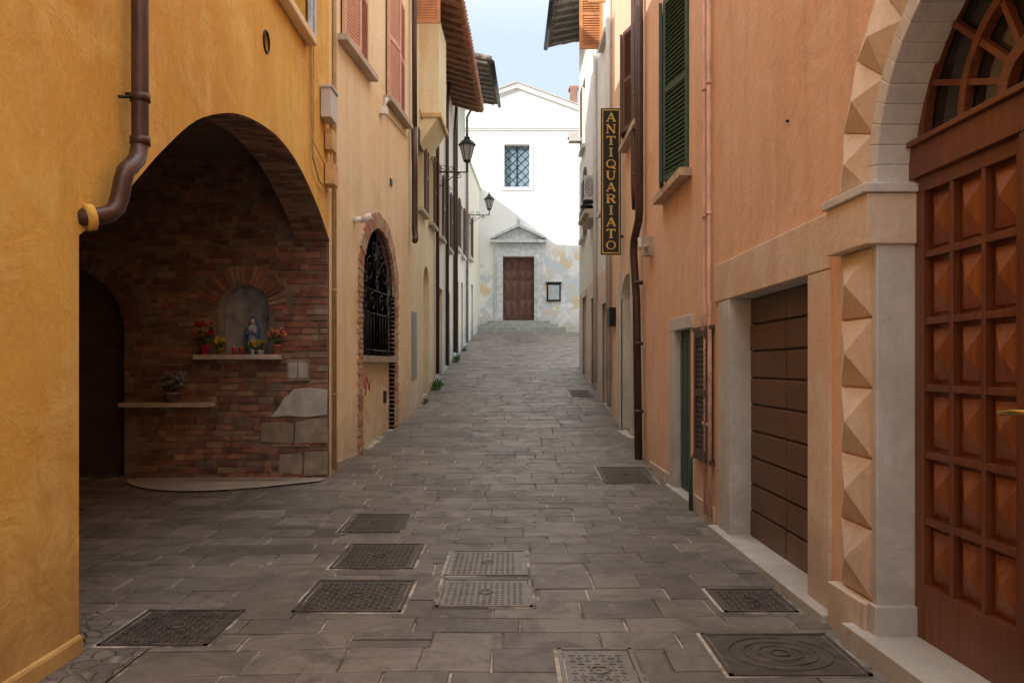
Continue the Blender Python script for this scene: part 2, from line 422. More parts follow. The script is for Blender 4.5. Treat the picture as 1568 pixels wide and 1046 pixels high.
def cover(x0, x1, y0, y1, mat, style='grid', name='manhole_cover'):
    mb = MB(); z = lambda y: G(y) + .006
    def bx(a0, a1, b0, b1, h0, h1, mat=mat):
        vs = [(a, b, z(b) + h) for h in (h0, h1) for a, b in ((a0, b0), (a1, b0), (a1, b1), (a0, b1))]
        mb.add(vs, [[0, 1, 2, 3], [4, 5, 6, 7], [0, 1, 5, 4], [1, 2, 6, 5], [2, 3, 7, 6], [3, 0, 4, 7]], mat)
    bx(x0 - .022, x1 + .022, y0 - .022, y1 + .022, -.03, -.0025, joint)
    bx(x0 + .03, x1 - .03, y0 + .03, y1 - .03, -.02, 0)
    for a in ((x0, x1, y0, y0 + .022), (x0, x1, y1 - .022, y1), (x0, x0 + .022, y0, y1), (x1 - .022, x1, y0, y1)): bx(*a, -.02, .006)
    nx = int((x1 - x0 - .1) / .042); ny = int((y1 - y0 - .1) / .042)
    for i in range(nx):
        for j in range(ny):
            a = x0 + .055 + i * .042; b = y0 + .055 + j * .042
            if style == 'grid':
                if (i + j) % 2: bx(a, a + .034, b + .01, b + .02, 0, .005)
                else: bx(a + .012, a + .022, b, b + .034, 0, .005)
            elif style == 'stud': bx(a, a + .022, b, b + .022, 0, .005)
    cx = (x0 + x1) / 2; cy = (y0 + y1) / 2
    tube(mb, [(cx + .05 * math.cos(t * .7), cy + .05 * math.sin(t * .7), z(cy) + .004) for t in range(9)], .008, mat, 6, True)
    if style == 'ring':
        for r in (.12, .2, .28):
            tube(mb, [(cx + r * math.cos(t * .26), cy + r * .9 * math.sin(t * .26), z(cy) + .001) for t in range(24)], .006, mat, 6, True)
    mb.build(name)
cover(-2.37, -1.74, 4.54, 5.2, ironc); cover(-1.43, -.72, 5.16, 5.92, ironc)
cover(-1.44, -.78, 6.26, 7.1, ironc); cover(-1.66, -1.07, 7.57, 8.4, ironc)
cover(-.51, .14, 5.27, 5.95, steelc, 'stud'); cover(-.52, .12, 6.06, 6.85, steelc, 'stud')
cover(.255, .67, 3.85, 4.49, steelc); cover(1.12, 1.86, 4.1, 4.74, ironc, 'ring')
cover(1.38, 1.86, 5.16, 5.69, ironc); cover(1.18, 1.85, 10.1, 11.2, ironc); cover(1.3, 1.8, 17.6, 18.5, ironc)

# ------------------------------------------------------------------ LEFT: yellow house with arch
def catmull(P, n=5):
    out = []
    Q = [P[0]] + P + [P[-1]]
    for i in range(1, len(Q) - 2):
        for k in range(n):
            t = k / n; r = []
            for c in (0, 1):
                a, b, cc, d = Q[i - 1][c], Q[i][c], Q[i + 1][c], Q[i + 2][c]
                r.append(.5 * (2 * b + (cc - a) * t + (2 * a - 5 * b + 4 * cc - d) * t * t + (3 * b - a - 3 * cc + d) * t ** 3))
            out.append(tuple(r))
    return out + [P[-1]]
ARCH = catmull([(4.45, 2.33), (4.75, 2.50), (5.14, 2.80), (5.53, 3.10), (6.1, 3.475), (6.72, 3.73), (7.22, 3.86), (7.8, 3.94), (8.34, 3.96), (8.9, 3.9), (9.4, 3.77), (10.0, 3.55), (10.58, 3.25)])
YB = 10.58
H = empty('yellow_house'); mb = MB()
win = rect(7.95, 9.3, 5.5, 7.6)
n = 24; hole = [(7.83 + .085 * math.cos(2 * math.pi * i / n), 4.78 + .1 * math.sin(2 * math.pi * i / n)) for i in range(n)]
sheet(mb, PL, [(-8, -.3), (4.45, -.3)] + ARCH + [(10.62, 3.25), (10.62, 10), (-8, 10)], [win, hole], yellow, .25)
mb.build('facade_wall', H)
mb = MB(); shell(mb, -1, -8, 10.62, 10, yellow, tile, 8, [(-8, -.3)]); mb.build('body', H)
mb = MB()
XR = -2.86
mb.add([(-2.42, 4.45, -.3), (-2.42, 4.45, 2.33), (XR, 4.45, 2.33), (XR, 4.45, -.3)], [[0, 1, 2, 3]], yellow)
mb.add([(-2.42, a, b) for a, b in ARCH] + [(XR, a, b) for a, b in ARCH], [[i, i + 1, i + 1 + len(ARCH), i + len(ARCH)] for i in range(len(ARCH) - 1)], mortar, True)
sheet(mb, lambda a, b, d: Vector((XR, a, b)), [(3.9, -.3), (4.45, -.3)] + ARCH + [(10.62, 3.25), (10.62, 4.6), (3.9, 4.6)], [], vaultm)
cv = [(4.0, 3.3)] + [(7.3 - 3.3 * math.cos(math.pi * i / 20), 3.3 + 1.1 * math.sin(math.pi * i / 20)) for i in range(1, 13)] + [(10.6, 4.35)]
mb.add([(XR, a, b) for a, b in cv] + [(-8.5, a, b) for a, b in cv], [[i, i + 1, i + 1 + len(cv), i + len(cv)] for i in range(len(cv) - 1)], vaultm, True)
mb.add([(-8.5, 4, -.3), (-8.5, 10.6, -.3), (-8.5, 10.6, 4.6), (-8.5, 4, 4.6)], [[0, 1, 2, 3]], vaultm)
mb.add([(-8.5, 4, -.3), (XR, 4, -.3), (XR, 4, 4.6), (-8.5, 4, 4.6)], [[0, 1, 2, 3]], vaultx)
mb.build('vault', H)
# soffit bricks of the arch ring
mb = MB()
L_ = [0]
for p, q in zip(ARCH, ARCH[1:]): L_.append(L_[-1] + math.hypot(q[0] - p[0], q[1] - p[1]))
def arcpt(s):
    for i in range(len(L_) - 1):
        if s <= L_[i + 1]:
            t = (s - L_[i]) / (L_[i + 1] - L_[i]); a, b = ARCH[i], ARCH[i + 1]
            return Vector((0, a[0] + (b[0] - a[0]) * t, a[1] + (b[1] - a[1]) * t))
    return Vector((0, *ARCH[-1]))
s = .01; k = 0
while s < L_[-1] - .08:
    p0 = arcpt(s); p1 = arcpt(s + .066); t = (p1 - p0); nrm = Vector((0, t.z, -t.y)).normalized()
    cuts = (-2.432, -2.57, -2.855) if k % 2 else (-2.432, -2.70, -2.855)
    for xa, xb in zip(cuts, cuts[1:]):
        pr = U(.004, .018)
        obox(mb, Vector((xa - .006, 0, 0)) + p0 - nrm * .03, Vector((xb - xa + .012, 0, 0)), t, nrm * (.03 + pr), random.choice((bricksh[1], bricksh[2], bricksh[3], bricksh[3])))
    s += .081; k += 1
mb.build('arch_soffit_bricks', H, .004)
mb = MB(); PS = PF(YB)
niche = archp(-3.90, -3.23, 1.76, 2.34, 16)
recess = archp(-6.9, -5.15, -.2, 2.05, 18)
sheet(mb, PS, rect(-8.5, -2.44, -.3, 4.5), [niche, recess], mortar, .28, M('niche_plaster', (.40, .37, .33), .9))
mb.add([(-3.95, YB + .28, 1.7), (-3.15, YB + .28, 1.7), (-3.15, YB + .28, 2.75), (-3.95, YB + .28, 2.75)], [[0, 1, 2, 3]], M('niche_back', (.42, .46, .48), .9, var=.5))
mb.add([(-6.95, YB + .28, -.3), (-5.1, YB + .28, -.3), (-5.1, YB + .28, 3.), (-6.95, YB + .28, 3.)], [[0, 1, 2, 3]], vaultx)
mb.build('shrine_wall', H)
mb = MB()
def voussoirs(P, c, sp, r0, r1, n, d0, d1, a0=0., a1=math.pi, gap=.12, mats=brickloose):
    for i in range(n):
        t0 = a0 + (a1 - a0) * (i + gap / 2) / n; t1 = a0 + (a1 - a0) * (i + 1 - gap / 2) / n
        q0 = r0 + U(-.006, .006); q1 = r1 + U(-.03, .02)
        prism(mb, P, [(c + q0 * math.cos(t0), sp + q0 * math.sin(t0)), (c + q1 * math.cos(t0), sp + q1 * math.sin(t0)), (c + q1 * math.cos(t1), sp + q1 * math.sin(t1)), (c + q0 * math.cos(t1), sp + q0 * math.sin(t1))], d0, d1 + U(-.006, .006), random.choice(mats))
voussoirs(PS, -3.565, 2.34, .345, .60, 21, -.05, .018, mats=bricksh)
voussoirs(PS, -6.025, 2.05, .88, 1.12, 34, -.05, .018, mats=bricksh[2:4])
def blocked(x, z):
    if math.hypot(x + 3.565, max(0, z - 2.34)) < (.63 if z > 2.34 else .36) and z > 1.7: return True
    if -7. < x and (math.hypot(x + 6.025, z - 2.05) < 1.14 if z > 2.05 else abs(x + 6.025) < .89): return True
    if -2.98 < x < -2.46 and .95 < z < 1.28: return True
    if -3.31 < x < -2.46 and .57 < z < .86: return True
    return False
z = .02
while z < 4.3:
    h = random.choice((.058, .064, .072, .08)); x = -2.445 if z < 3.2 else -2.9; ph = U(0, 6)
    while x > -8.3:
        w = random.choice((.27, .25, .22, .13, .12)) + U(-.02, .02)
        xm = x - w / 2
        if not (blocked(xm, z + h / 2) or blocked(x - .03, z + h / 2) or blocked(x - w + .03, z + h / 2)) and random.random() > .04:
            wz = .010 * math.sin(x * 2.1 + ph)
            j = lambda q: U(-q, q)
            d = U(.0, .022)
            poly = [(x - w + .006 + j(.004), z + wz + j(.005)), (x - .006 + j(.004), z + wz + j(.005)), (x - .006 + j(.004), z + h + wz + j(.005)), (x - w + .006 + j(.004), z + h + wz + j(.005))]
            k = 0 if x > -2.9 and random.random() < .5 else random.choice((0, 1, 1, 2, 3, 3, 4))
            if z > 2.9 or x < -4.6: k = random.choice((1, 2, 3, 3))  # duller bricks higher and deeper in, passage shade put into the colour
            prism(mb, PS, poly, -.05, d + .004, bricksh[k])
        x -= w
    z += h + U(.012, .018)
mb.build('shrine_bricks', H, .005)
mb = MB()
plm = M('shrine_white_plaster', (.58, .54, .49), .9, bmp=.5); stn = M('shrine_stone', (.36, .29, .21), .9, bmp=.8, var=.4)
prism(mb, PS, [(-3.20, .92), (-2.95, .935), (-2.7, .92), (-2.46, .95), (-2.45, 1.28), (-2.7, 1.31), (-2.9, 1.29), (-2.96, 1.21), (-3.02, 1.18), (-3.09, 1.05)], -.02, .026, plm)
prism(mb, PS, [(-3.33, .60), (-3.1, .575), (-2.9, .58), (-2.89, .83), (-3.1, .86), (-3.32, .84)], -.02, .03, stn)
prism(mb, PS, [(-2.88, .57), (-2.45, .58), (-2.45, .89), (-2.6, .90), (-2.87, .85)], -.02, .036, stn)
prism(mb, PS, [(-3.1, .18), (-2.78, .16), (-2.79, .44), (-3.08, .42)], -.02, .028, stn)
prism(mb, PS, [(-2.76, .14), (-2.45, .16), (-2.45, .46), (-2.75, .46)], -.02, .032, stn)
box(mb, PS, -2.99, -2.68, 1.40, 1.68, 0, .03, stn)
box(mb, PS, -2.96, -2.85, 1.44, 1.64, .03, .038, plm); box(mb, PS, -2.83, -2.71, 1.44, 1.64, .03, .038, plm)
mb.build('stone_patches', H, .008)
mb = MB()
box(mb, PL, 3.2, 4.47, -.05, .10, -.1, .02, yellow)
box(mb, PL, 7.85, 9.4, 5.36, 5.46, 0, .12, peach)
mb.build('plinth_and_sill', H, .02)
mb = MB()
bl = M('blue_white_frame', (.55, .62, .68), .5)
box(mb, PL, 7.95, 8.03, 5.5, 7.6, -.2, -.12, bl); box(mb, PL, 9.22, 9.3, 5.5, 7.6, -.2, -.12, bl); box(mb, PL, 8.03, 9.22, 5.5, 5.58, -.2, -.12, bl)
box(mb, PL, 8.59, 8.66, 5.58, 7.6, -.2, -.12, bl); box(mb, PL, 7.95, 9.3, 5.5, 7.6, -.24, -.22, glassd)
shutter(mb, pt(-1, 9.32, 5.47, .03), dirw(-1, 9), .25, 2.1, bl)
box(mb, PL, 7.7, 7.95, 4.6, 4.95, -.3, -.2, glassd)
tube(mb, [PL(7.83 + .09 * math.cos(.4 * i), 4.78 + .105 * math.sin(.4 * i), .005) for i in range(16)], .012, iron, 6, True)
mb.build('window', H)
mb = MB()
px = .09
tube(mb, [pt(-1, 4.98, 10, px), pt(-1, 4.99, 3.05, px), pt(-1, 4.98, 2.96, px), pt(-1, 4.93, 2.88, px + .01), pt(-1, 4.83, 2.81, px + .02), pt(-1, 4.76, 2.76, px + .02), pt(-1, 4.725, 2.69, px + .02), pt(-1, 4.72, 2.61, px + .01), pt(-1, 4.69, 2.53, px), pt(-1, 4.63, 2.48, .08), pt(-1, 4.55, 2.45, .05), pt(-1, 4.47, 2.43, -.03)], .052, pipebr, 12)
for z in (2.98, 3.25, 5.6): tube(mb, [pt(-1, 4.99, z, px), pt(-1, 4.99, z + .05, px)], .061, pipebr, 12)
tube(mb, [pt(-1, 4.53, 2.445, .04), pt(-1, 4.50, 2.435, .01)], .075, yellow, 12)
tube(mb, [pt(-1, 4.99, 3.3, 0), pt(-1, 4.99, 3.3, px)], .012, iron); tube(mb, [pt(-1, 4.86, 3.24, .02), pt(-1, 4.99, 3.28, px)], .01, iron)
mb.build('drainpipe', H)
mb = MB()
tube(mb, [pt(-1, 9.5, 10, .02), pt(-1, 9.52, 4.6, .02), pt(-1, 9.6, 4.1, .02), pt(-1, 9.9, 3.9, .02), pt(-1, 10.35, 3.85, .03)], .012, pipeor, 6)
tube(mb, [pt(-1, 9.62, 6, .02), pt(-1, 9.62, 4.3, .02), pt(-1, 10.2, 4.15, .03)], .008, pipeor, 6)
box(mb, PL, 10.08, 10.42, 4.75, 5.12, 0, .13, greybox); box(mb, PL, 10.06, 10.44, 5.12, 5.15, 0, .15, greybox)
box(mb, PL, 10.3, 10.55, 4.40, 4.66, 0, .1, tan); box(mb, PL, 10.3, 10.55, 3.95, 4.22, 0, .12, tan)
tube(mb, [pt(-1, 10.42, 4.75, .05), pt(-1, 10.42, 4.2, .06)], .02, tan, 8)
mb.build('cable_boxes', H, .008)
mb = MB()
arc = [(-4.95 + 2.5 * t / 20, 10.2 - .62 * math.sin(math.pi * (t / 20) ** .8)) for t in range(21)]
vs = [(x, y, G(y) + .02) for x, y in arc] + [(x, YB, .12) for x, y in arc]
mb.add(vs, [[i, i + 1, i + 22, i + 21] for i in range(20)], cement)
mb.build('shrine_kerb', H)

mb = MB()
st2 = M('shelf_stone', (.60, .54, .45), .8)
box(mb, PS, -4.14, -3.05, 1.68, 1.745, -.02, .26, st2); mb.build('shrine_shelf', None, .01)
mb = MB(); box(mb, PS, -5.10, -3.94, 1.06, 1.12, -.02, .28, st2); mb.build('shrine_shelf', None, .01)
mb = MB(); c = Vector((-3.47, YB + .08, 1.76))
lathe(mb, c, [(.09, 0), (.095, .03), (.06, .035)], stn, 12)
lathe(mb, c, [(.075, .035), (.07, .12), (.062, .22), (.07, .30), (.075, .34), (.045, .38), (.025, .395)], blue2, 14, 1, .8)
lathe(mb, c + Vector((0, .022, 0)), [(.098, .04), (.095, .14), (.09, .24), (.095, .33), (.066, .38), (.052, .43), (.048, .47), (.02, .50)], blue, 14, 1, .7)
lathe(mb, c + Vector((0, -.012, .43)), [(.005, -.04), (.028, -.025), (.034, 0), (.028, .028), (.008, .04)], skin, 10)
tube(mb, [c + Vector((-.08, -.02, .31)), c + Vector((-.065, -.06, .25)), c + Vector((0, -.085, .29))], .022, blue, 8)
tube(mb, [c + Vector((.08, -.02, .31)), c + Vector((.065, -.06, .25)), c + Vector((0, -.085, .29))], .022, blue, 8)
tube(mb, [c + Vector((0, -.085, .28)), c + Vector((0, -.09, .33))], .014, skin, 8)
mb.build('madonna_statue')
def pot(c, r, h, pm, fm, fn, fr, fz, lf=40, name='flower_pot', fsize=.02):
    mb = MB(); c = Vector(c)
    lathe(mb, c, [(r * .7, 0), (r, h * .85), (r * 1.12, h * .86), (r * 1.12, h), (r * .9, h)], pm, 14)
    for i in range(7):
        a = U(0, 6.28); tube(mb, [c + Vector((0, 0, h)), c + Vector((math.cos(a) * fr * .6, math.sin(a) * fr * .5, h + fz * U(.6, 1.)))], .003, leaf, 4)
    leaves(mb, c + Vector((0, 0, h + fz * .45)), fr, lf, .028, leaf, .7)
    for i in range(fn):
        p = c + Vector((U(-fr, fr), U(-fr, fr) * .7, h + fz * U(.5, 1.15)))
        leaves(mb, p, .026, 18, fsize, fm)
    mb.build(name)
pot((-3.09, YB - .14, 1.745), .055, .13, terra, forg, 14, .1, .2)
pot((-3.30, YB - .13, 1.745), .045, .06, white, fyel, 9, .1, .10)
pot((-3.82, YB - .13, 1.745), .05, .08, M('gold_vase', (.5, .38, .1), .3, .6), fyel, 7, .07, .13)
pot((-4.04, YB - .13, 1.745), .055, .12, red, fred, 14, .13, .26, 50)
pot((-4.45, YB - .14, 1.12), .10, .13, M('grey_pot', (.25, .2, .18), .8), fgry, 40, .19, .22, 90)
pot((-3.40, YB - .14, 1.745), .03, .07, white, fyel, 4, .06, .09)
for x in (-3.64, -3.55):
    mb = MB(); lathe(mb, (x, YB - .15, 1.745), [(.026, 0), (.03, .07), (.026, .09), (.012, .092)], red, 12)
    lathe(mb, (x, YB - .15, 1.745), [(.018, .09), (.02, .10), (.004, .118)], gold, 10); mb.build('votive_candle')

# ------------------------------------------------------------------ LEFT: peach house with grated arch
H = empty('peach_house'); mb = MB()
AC, AR, ASP = 13.22, 1.03, 2.83
niche2 = archp(AC - AR, AC + AR, .0, ASP, 24)
w1 = rect(11.12, 12.5, 6.2, 8.3); w2 = rect(13.62, 15.0, 6.2, 8.3)
sheet(mb, PL, rect(10.62, 15.4, -.3, 11.5), [niche2, w1, w2], peach, .13, brickY)
mb.build('facade_wall', H)
mb = MB(); shell(mb, -1, 10.62, 15.4, 11.5, peach, tile, 8, [(10.62, 9), (15.4, 8.5)]); mb.build('body', H)
mb = MB()
box(mb, PL, AC - AR - .02, AC + AR + .02, -.1, 1.66, -.16, -.10, peach)
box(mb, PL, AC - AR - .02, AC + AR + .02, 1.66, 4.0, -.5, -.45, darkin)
mb.build('infill', H)
mb = MB(); voussoirs(PL, AC, ASP, AR, AR + .26, 34, -.1, .02)
for s_ in (-1, 1):
    z = G(AC + s_ * AR) - .03; k = 0
    while z < ASP - .02:
        w = (.26, .2)[k % 2] + U(-.015, .02); a = AC + s_ * AR
        box(mb, PL, min(a, a + s_ * w), max(a, a + s_ * w), z, z + .064, -.1, .02 + U(-.006, .006), random.choice(brickloose)); z += .078; k += 1
mb.build('brick_arch', H, .004)
mb = MB()
box(mb, PL, AC - AR + .0, AC + AR, 1.66, 1.76, -.13, .05, M('sill_stone', (.38, .31, .25), .8))
w_ = .045
for i in range(11):
    a = AC - AR + .1 + i * (2 * AR - .2) / 10; zt = ASP + math.sqrt(max(0, AR ** 2 - (a - AC) ** 2)) - .01
    zt2 = zt if i in (0, 5, 10) else min(zt, 2.45)
    tube(mb, [pt(-1, a, 1.76, -w_), pt(-1, a, zt2, -w_)], .011, iron, 6)
for z in (1.85, 2.45, 2.83):
    tube(mb, [pt(-1, AC - AR, z, -w_), pt(-1, AC + AR, z, -w_)], .013, iron, 6)
def scroll(P, ca, cb, r, turns=1.4, start=0., dirn=1, mat=iron, rad=.010, d=-.04):
    pts = []
    N = 26
    for i in range(N):
        t = i / (N - 1); a = start + dirn * turns * 2 * math.pi * t; q = r * (1 - .8 * t)
        pts.append(P(ca + q * math.cos(a), cb + q * math.sin(a), d))
    tube(mb, pts, rad, mat, 6)
for ca, cb, r, st_, di in [(AC - .45, 3.15, .24, 0, 1), (AC + .45, 3.15, .24, math.pi, -1), (AC - .2, 3.48, .17, -1.5, 1), (AC + .2, 3.48, .17, -1.5, -1), (AC - .72, 2.64, .17, 0, 1), (AC + .72, 2.64, .17, math.pi, -1), (AC - .28, 2.64, .17, math.pi, -1), (AC + .28, 2.64, .17, 0, 1), (AC - .7, 3.02, .12, 1, -1), (AC + .7, 3.02, .12, 2, 1), (AC, 2.95, .12, 1.57, 1)]:
    scroll(PL, ca, cb, r, 1.6, st_, di)
voi = [PL(AC + (AR - .03) * math.cos(math.pi * i / 24), ASP + (AR - .03) * math.sin(math.pi * i / 24), -w_) for i in range(25)]
tube(mb, voi, .012, iron, 6)
for rr in (.18, .12): tube(mb, [PL(AC + rr * math.cos(.4 * i), 3.25 + rr * math.sin(.4 * i), -w_) for i in range(16)], .008, iron, 6, True)
mb.build('window_grille', H)
mb = MB()
box(mb, PL, 13.85, 14.02, .95, 1.16, -.10, -.085, iron)
tube(mb, [PL(12.75 + .11 * math.cos(t * .5), 1.32 + .09 * math.sin(t * .5), -.096) for t in range(10)], .009, red, 5)
tube(mb, [PL(12.72, 1.12, -.096), PL(12.80, 1.42, -.096), PL(12.95, 1.2, -.096), PL(13.0, 1.36, -.096)], .009, red, 5)
mb.build('vent_and_graffiti', H)
def shutwin(parent, s, y0, y1, z0, z1, mat, open_=.0, sillm=cement, name='shuttered_window', frame=None):
    mb = MB(); D = dirw(s, (y0 + y1) / 2); w = (y1 - y0) / 2
    P = PL if s < 0 else PR; out = Vector((-s, 0, 0))
    D1 = (D * math.cos(open_) + out * math.sin(open_)).normalized(); D2 = (-D * math.cos(open_) + out * math.sin(open_)).normalized()
    e = .02
    shutter(mb, pt(s, y0 + .02, z0, e), D1, w - .025, z1 - z0, mat)
    shutter(mb, pt(s, y1 - .02, z0, e), D2, w - .025, z1 - z0, mat)
    box(mb, P, y0 - .12, y1 + .12, z0 - .11, z0 - .02, -.02, .14, sillm)
    box(mb, P, y0, y1, z0, z1, -.2, -.17, glassd)
    mb.build(name, parent)
shutwin(H, -1, 11.1, 12.5, 6.2, 8.3, pinksh, .08); shutwin(H, -1, 13.6, 15.02, 6.2, 8.3, pinksh, .08)
mb = MB()
tube(mb, [pt(-1, 11.75, 3.75, 0), pt(-1, 11.75, 3.75, .14)], .045, white, 10); tube(mb, [pt(-1, 11.75, 3.75, .14), pt(-1, 11.75, 3.80, .26)], .062, white, 12)
tube(mb, [pt(-1, 10.75, 11, .03), pt(-1, 10.76, .2, .03)], .028, pipeor, 8)
for z in (1.2, 2.6, 4.2): tube(mb, [pt(-1, 10.755, z, .03), pt(-1, 10.755, z + .03, .03)], .036, pipeor, 8)
tube(mb, [pt(-1, 13.3, 5.88, .02), pt(-1, 15.2, 5.93, .02)], .006, iron, 5)
box(mb, PL, 13.2, 13.32, 5.78, 5.9, 0, .12, white); tube(mb, [pt(-1, 13.26, 5.9, .06), pt(-1, 13.26, 6.05, .12)], .03, white, 8)
box(mb, PL, 13.9, 14.02, 4.75, 4.87, 0, .02, iron)
box(mb, PL, 10.86, AC - AR - .27, -.1, .28, -.1, .018, cement)
mb.build('wall_fittings', H)
mb = MB()
tube(mb, [pt(-1, 15.45, 11, .1), pt(-1, 15.45, 8.0, .1), pt(-1, 15.5, 5.7, .1)], .05, pipebr, 10)
tube(mb, [pt(-1, 15.4, 6.2, .1), pt(-1, 15.5, 5.4, .1), pt(-1, 15.5, 4.25, .1), pt(-1, 15.48, 4.08, .12), pt(-1, 15.3, 4.0, .14)], .06, pipebr, 10)
mb.build('drainpipe', H)

# ------------------------------------------------------------------ LEFT: cream house
H = empty('cream_house'); mb = MB()
d1 = archp(17.4, 18.35, .6, 3.35, 14)
wA = rect(16.6, 17.5, 4.9, 6.6); wB = rect(18.3, 19.1, 4.9, 6.6)
sheet(mb, PL, rect(15.4, 19.5, -.3, 9.45), [d1, wA, wB], cream, .2)
sheet(mb, PL, rect(19.5, 24, -.3, 9.45), [rect(20.3, 21.2, 1.3, 3.6), rect(20.2, 21.0, 5., 6.8), rect(22.2, 23.1, 5., 6.8), rect(22.4, 23.2, 1.5, 3.7)], palec, .2)
mb.build('facade_wall', H)
mb = MB(); shell(mb, -1, 15.4, 24, 9.4, cream, tile, 8, [(24, 0)]); mb.build('body', H)
mb = MB(); eave(mb, -1, 16.6, 24.0, 9.15, .85, tile, rafter, .3, None); mb.build('tiled_eave', H)
mb = MB()
box(mb, PL, 17.4, 18.35, .6, 4, -.22, -.18, M('ochre_door', (.42, .27, .1), .7)); box(mb, PL, 15.72, 16.25, 1.35, 2.67, 0, .03, greydoor)
box(mb, PL, 20.3, 21.2, 1.2, 3.6, -.22, -.15, brownsh); box(mb, PL, 22.4, 23.2, 1.4, 3.7, -.22, -.15, garage)
for a in ((16.6, 17.5, 4.9, 6.6), (18.3, 19.1, 4.9, 6.6), (20.2, 21.0, 5., 6.8), (22.2, 23.1, 5., 6.8)): box(mb, PL, *a, -.22, -.18, glassd)
for a in ((16.6, 17.5), (18.3, 19.1), (20.2, 21.0), (22.2, 23.1)):
    box(mb, PL, a[0] - .1, a[1] + .1, 4.82, 4.9, 0, .12, cement)
    D = dirw(-1, a[0]); shutter(mb, pt(-1, a[1] + .02, 4.92, .02), D, .42, 1.7, brownsh)
box(mb, PL, 16.9, 18.3, 6.9, 9.0, 0, .40, cream)
prism(mb, lambda a, b, d: pt(-1, d, b, a), [(0, 6.3), (0, 6.9), (.40, 6.9)], 16.9, 18.3, cream)
box(mb, PL, 16.86, 18.34, 6.86, 6.95, 0, .45, tan)
mb.build('openings_and_oriel', H)
mb = MB()
shutter(mb, pt(-1, 15.9, 8.42, .0), Vector((1, 0, 0)), .55, 1.6, orangesh); mb.build('open_shutter', H)
mb = MB()
for y, zb, r in ((19.4, 1.4, .045), (21.7, 1.6, .05), (23.9, 2., .045)):
    tube(mb, [pt(-1, y, 9.3, .12), pt(-1, y, 8.6, .07), pt(-1, y, zb, .07)], r, random.choice([pipebr, pipebr, greydoor]), 8)
tube(mb, [pt(-1, 16.5, 6.9, .05), pt(-1, 19.7, 6.2, .02), pt(-1, 24, 6.9, .03)], .008, iron, 5)
mb.build('drainpipes', H)

# ------------------------------------------------------------------ LEFT: pale house and low house near the church
H = empty('pale_house'); mb = MB()
sheet(mb, PL, rect(24, 28, -.3, 10.95), [rect(24.8, 25.6, 5.3, 7.), rect(26.5, 27.3, 5.3, 7.), rect(24.9, 25.8, 1.9, 4.3), rect(26.6, 27.3, 2.1, 4.4)], palec, .2)
sheet(mb, PL, rect(28, 34.2, -.3, 9.1), [rect(29.2, 30.1, 5.6, 7.2), rect(30.2, 31.0, 2.6, 4.7)], palec, .2)
box(mb, PL, 24.9, 25.8, 1.9, 4.3, -.22, -.16, brownsh); box(mb, PL, 26.6, 27.3, 2.1, 4.4, -.22, -.16, garage); box(mb, PL, 30.2, 31, 2.5, 4.7, -.22, -.16, garage)
for a in ((24.8, 25.6, 5.3, 7.), (26.5, 27.3, 5.3, 7.), (29.2, 30.1, 5.6, 7.2)):
    box(mb, PL, *a, -.22, -.18, glassd); box(mb, PL, a[0] - .1, a[1] + .1, a[2] - .1, a[2], 0, .12, marble)
    shutter(mb, pt(-1, a[1] + .02, a[2], .02), dirw(-1, a[0]), .4, a[3] - a[2], brownsh)
box(mb, PL, 28.02, 34, 9.1, 9.2, -.2, .06, whitew)
mb.build('facade_wall', H)
mb = MB(); shell(mb, -1, 24, 28, 10.9, palec, tileg, 8, [(24, 9), (28, 0)], .04); shell(mb, -1, 28, 34.2, 9.05, palec, tileg, 8, [(34.2, 0)], .1); mb.build('body', H)
mb = MB(); eave(mb, -1, 24.0, 28.1, 10.7, 1.1, tileg, raftg, .2); mb.build('tiled_eave', H)
mb = MB(); tube(mb, [pt(-1, 27.9, 10.7, .3), pt(-1, 27.9, 10.3, .08), pt(-1, 27.9, 2.4, .08)], .05, greydoor, 8)
tube(mb, [pt(-1, 24.3, 10.7, .3), pt(-1, 24.3, 10.3, .08), pt(-1, 24.3, 2., .08)], .05, pipebr, 8); mb.build('drainpipes', H)

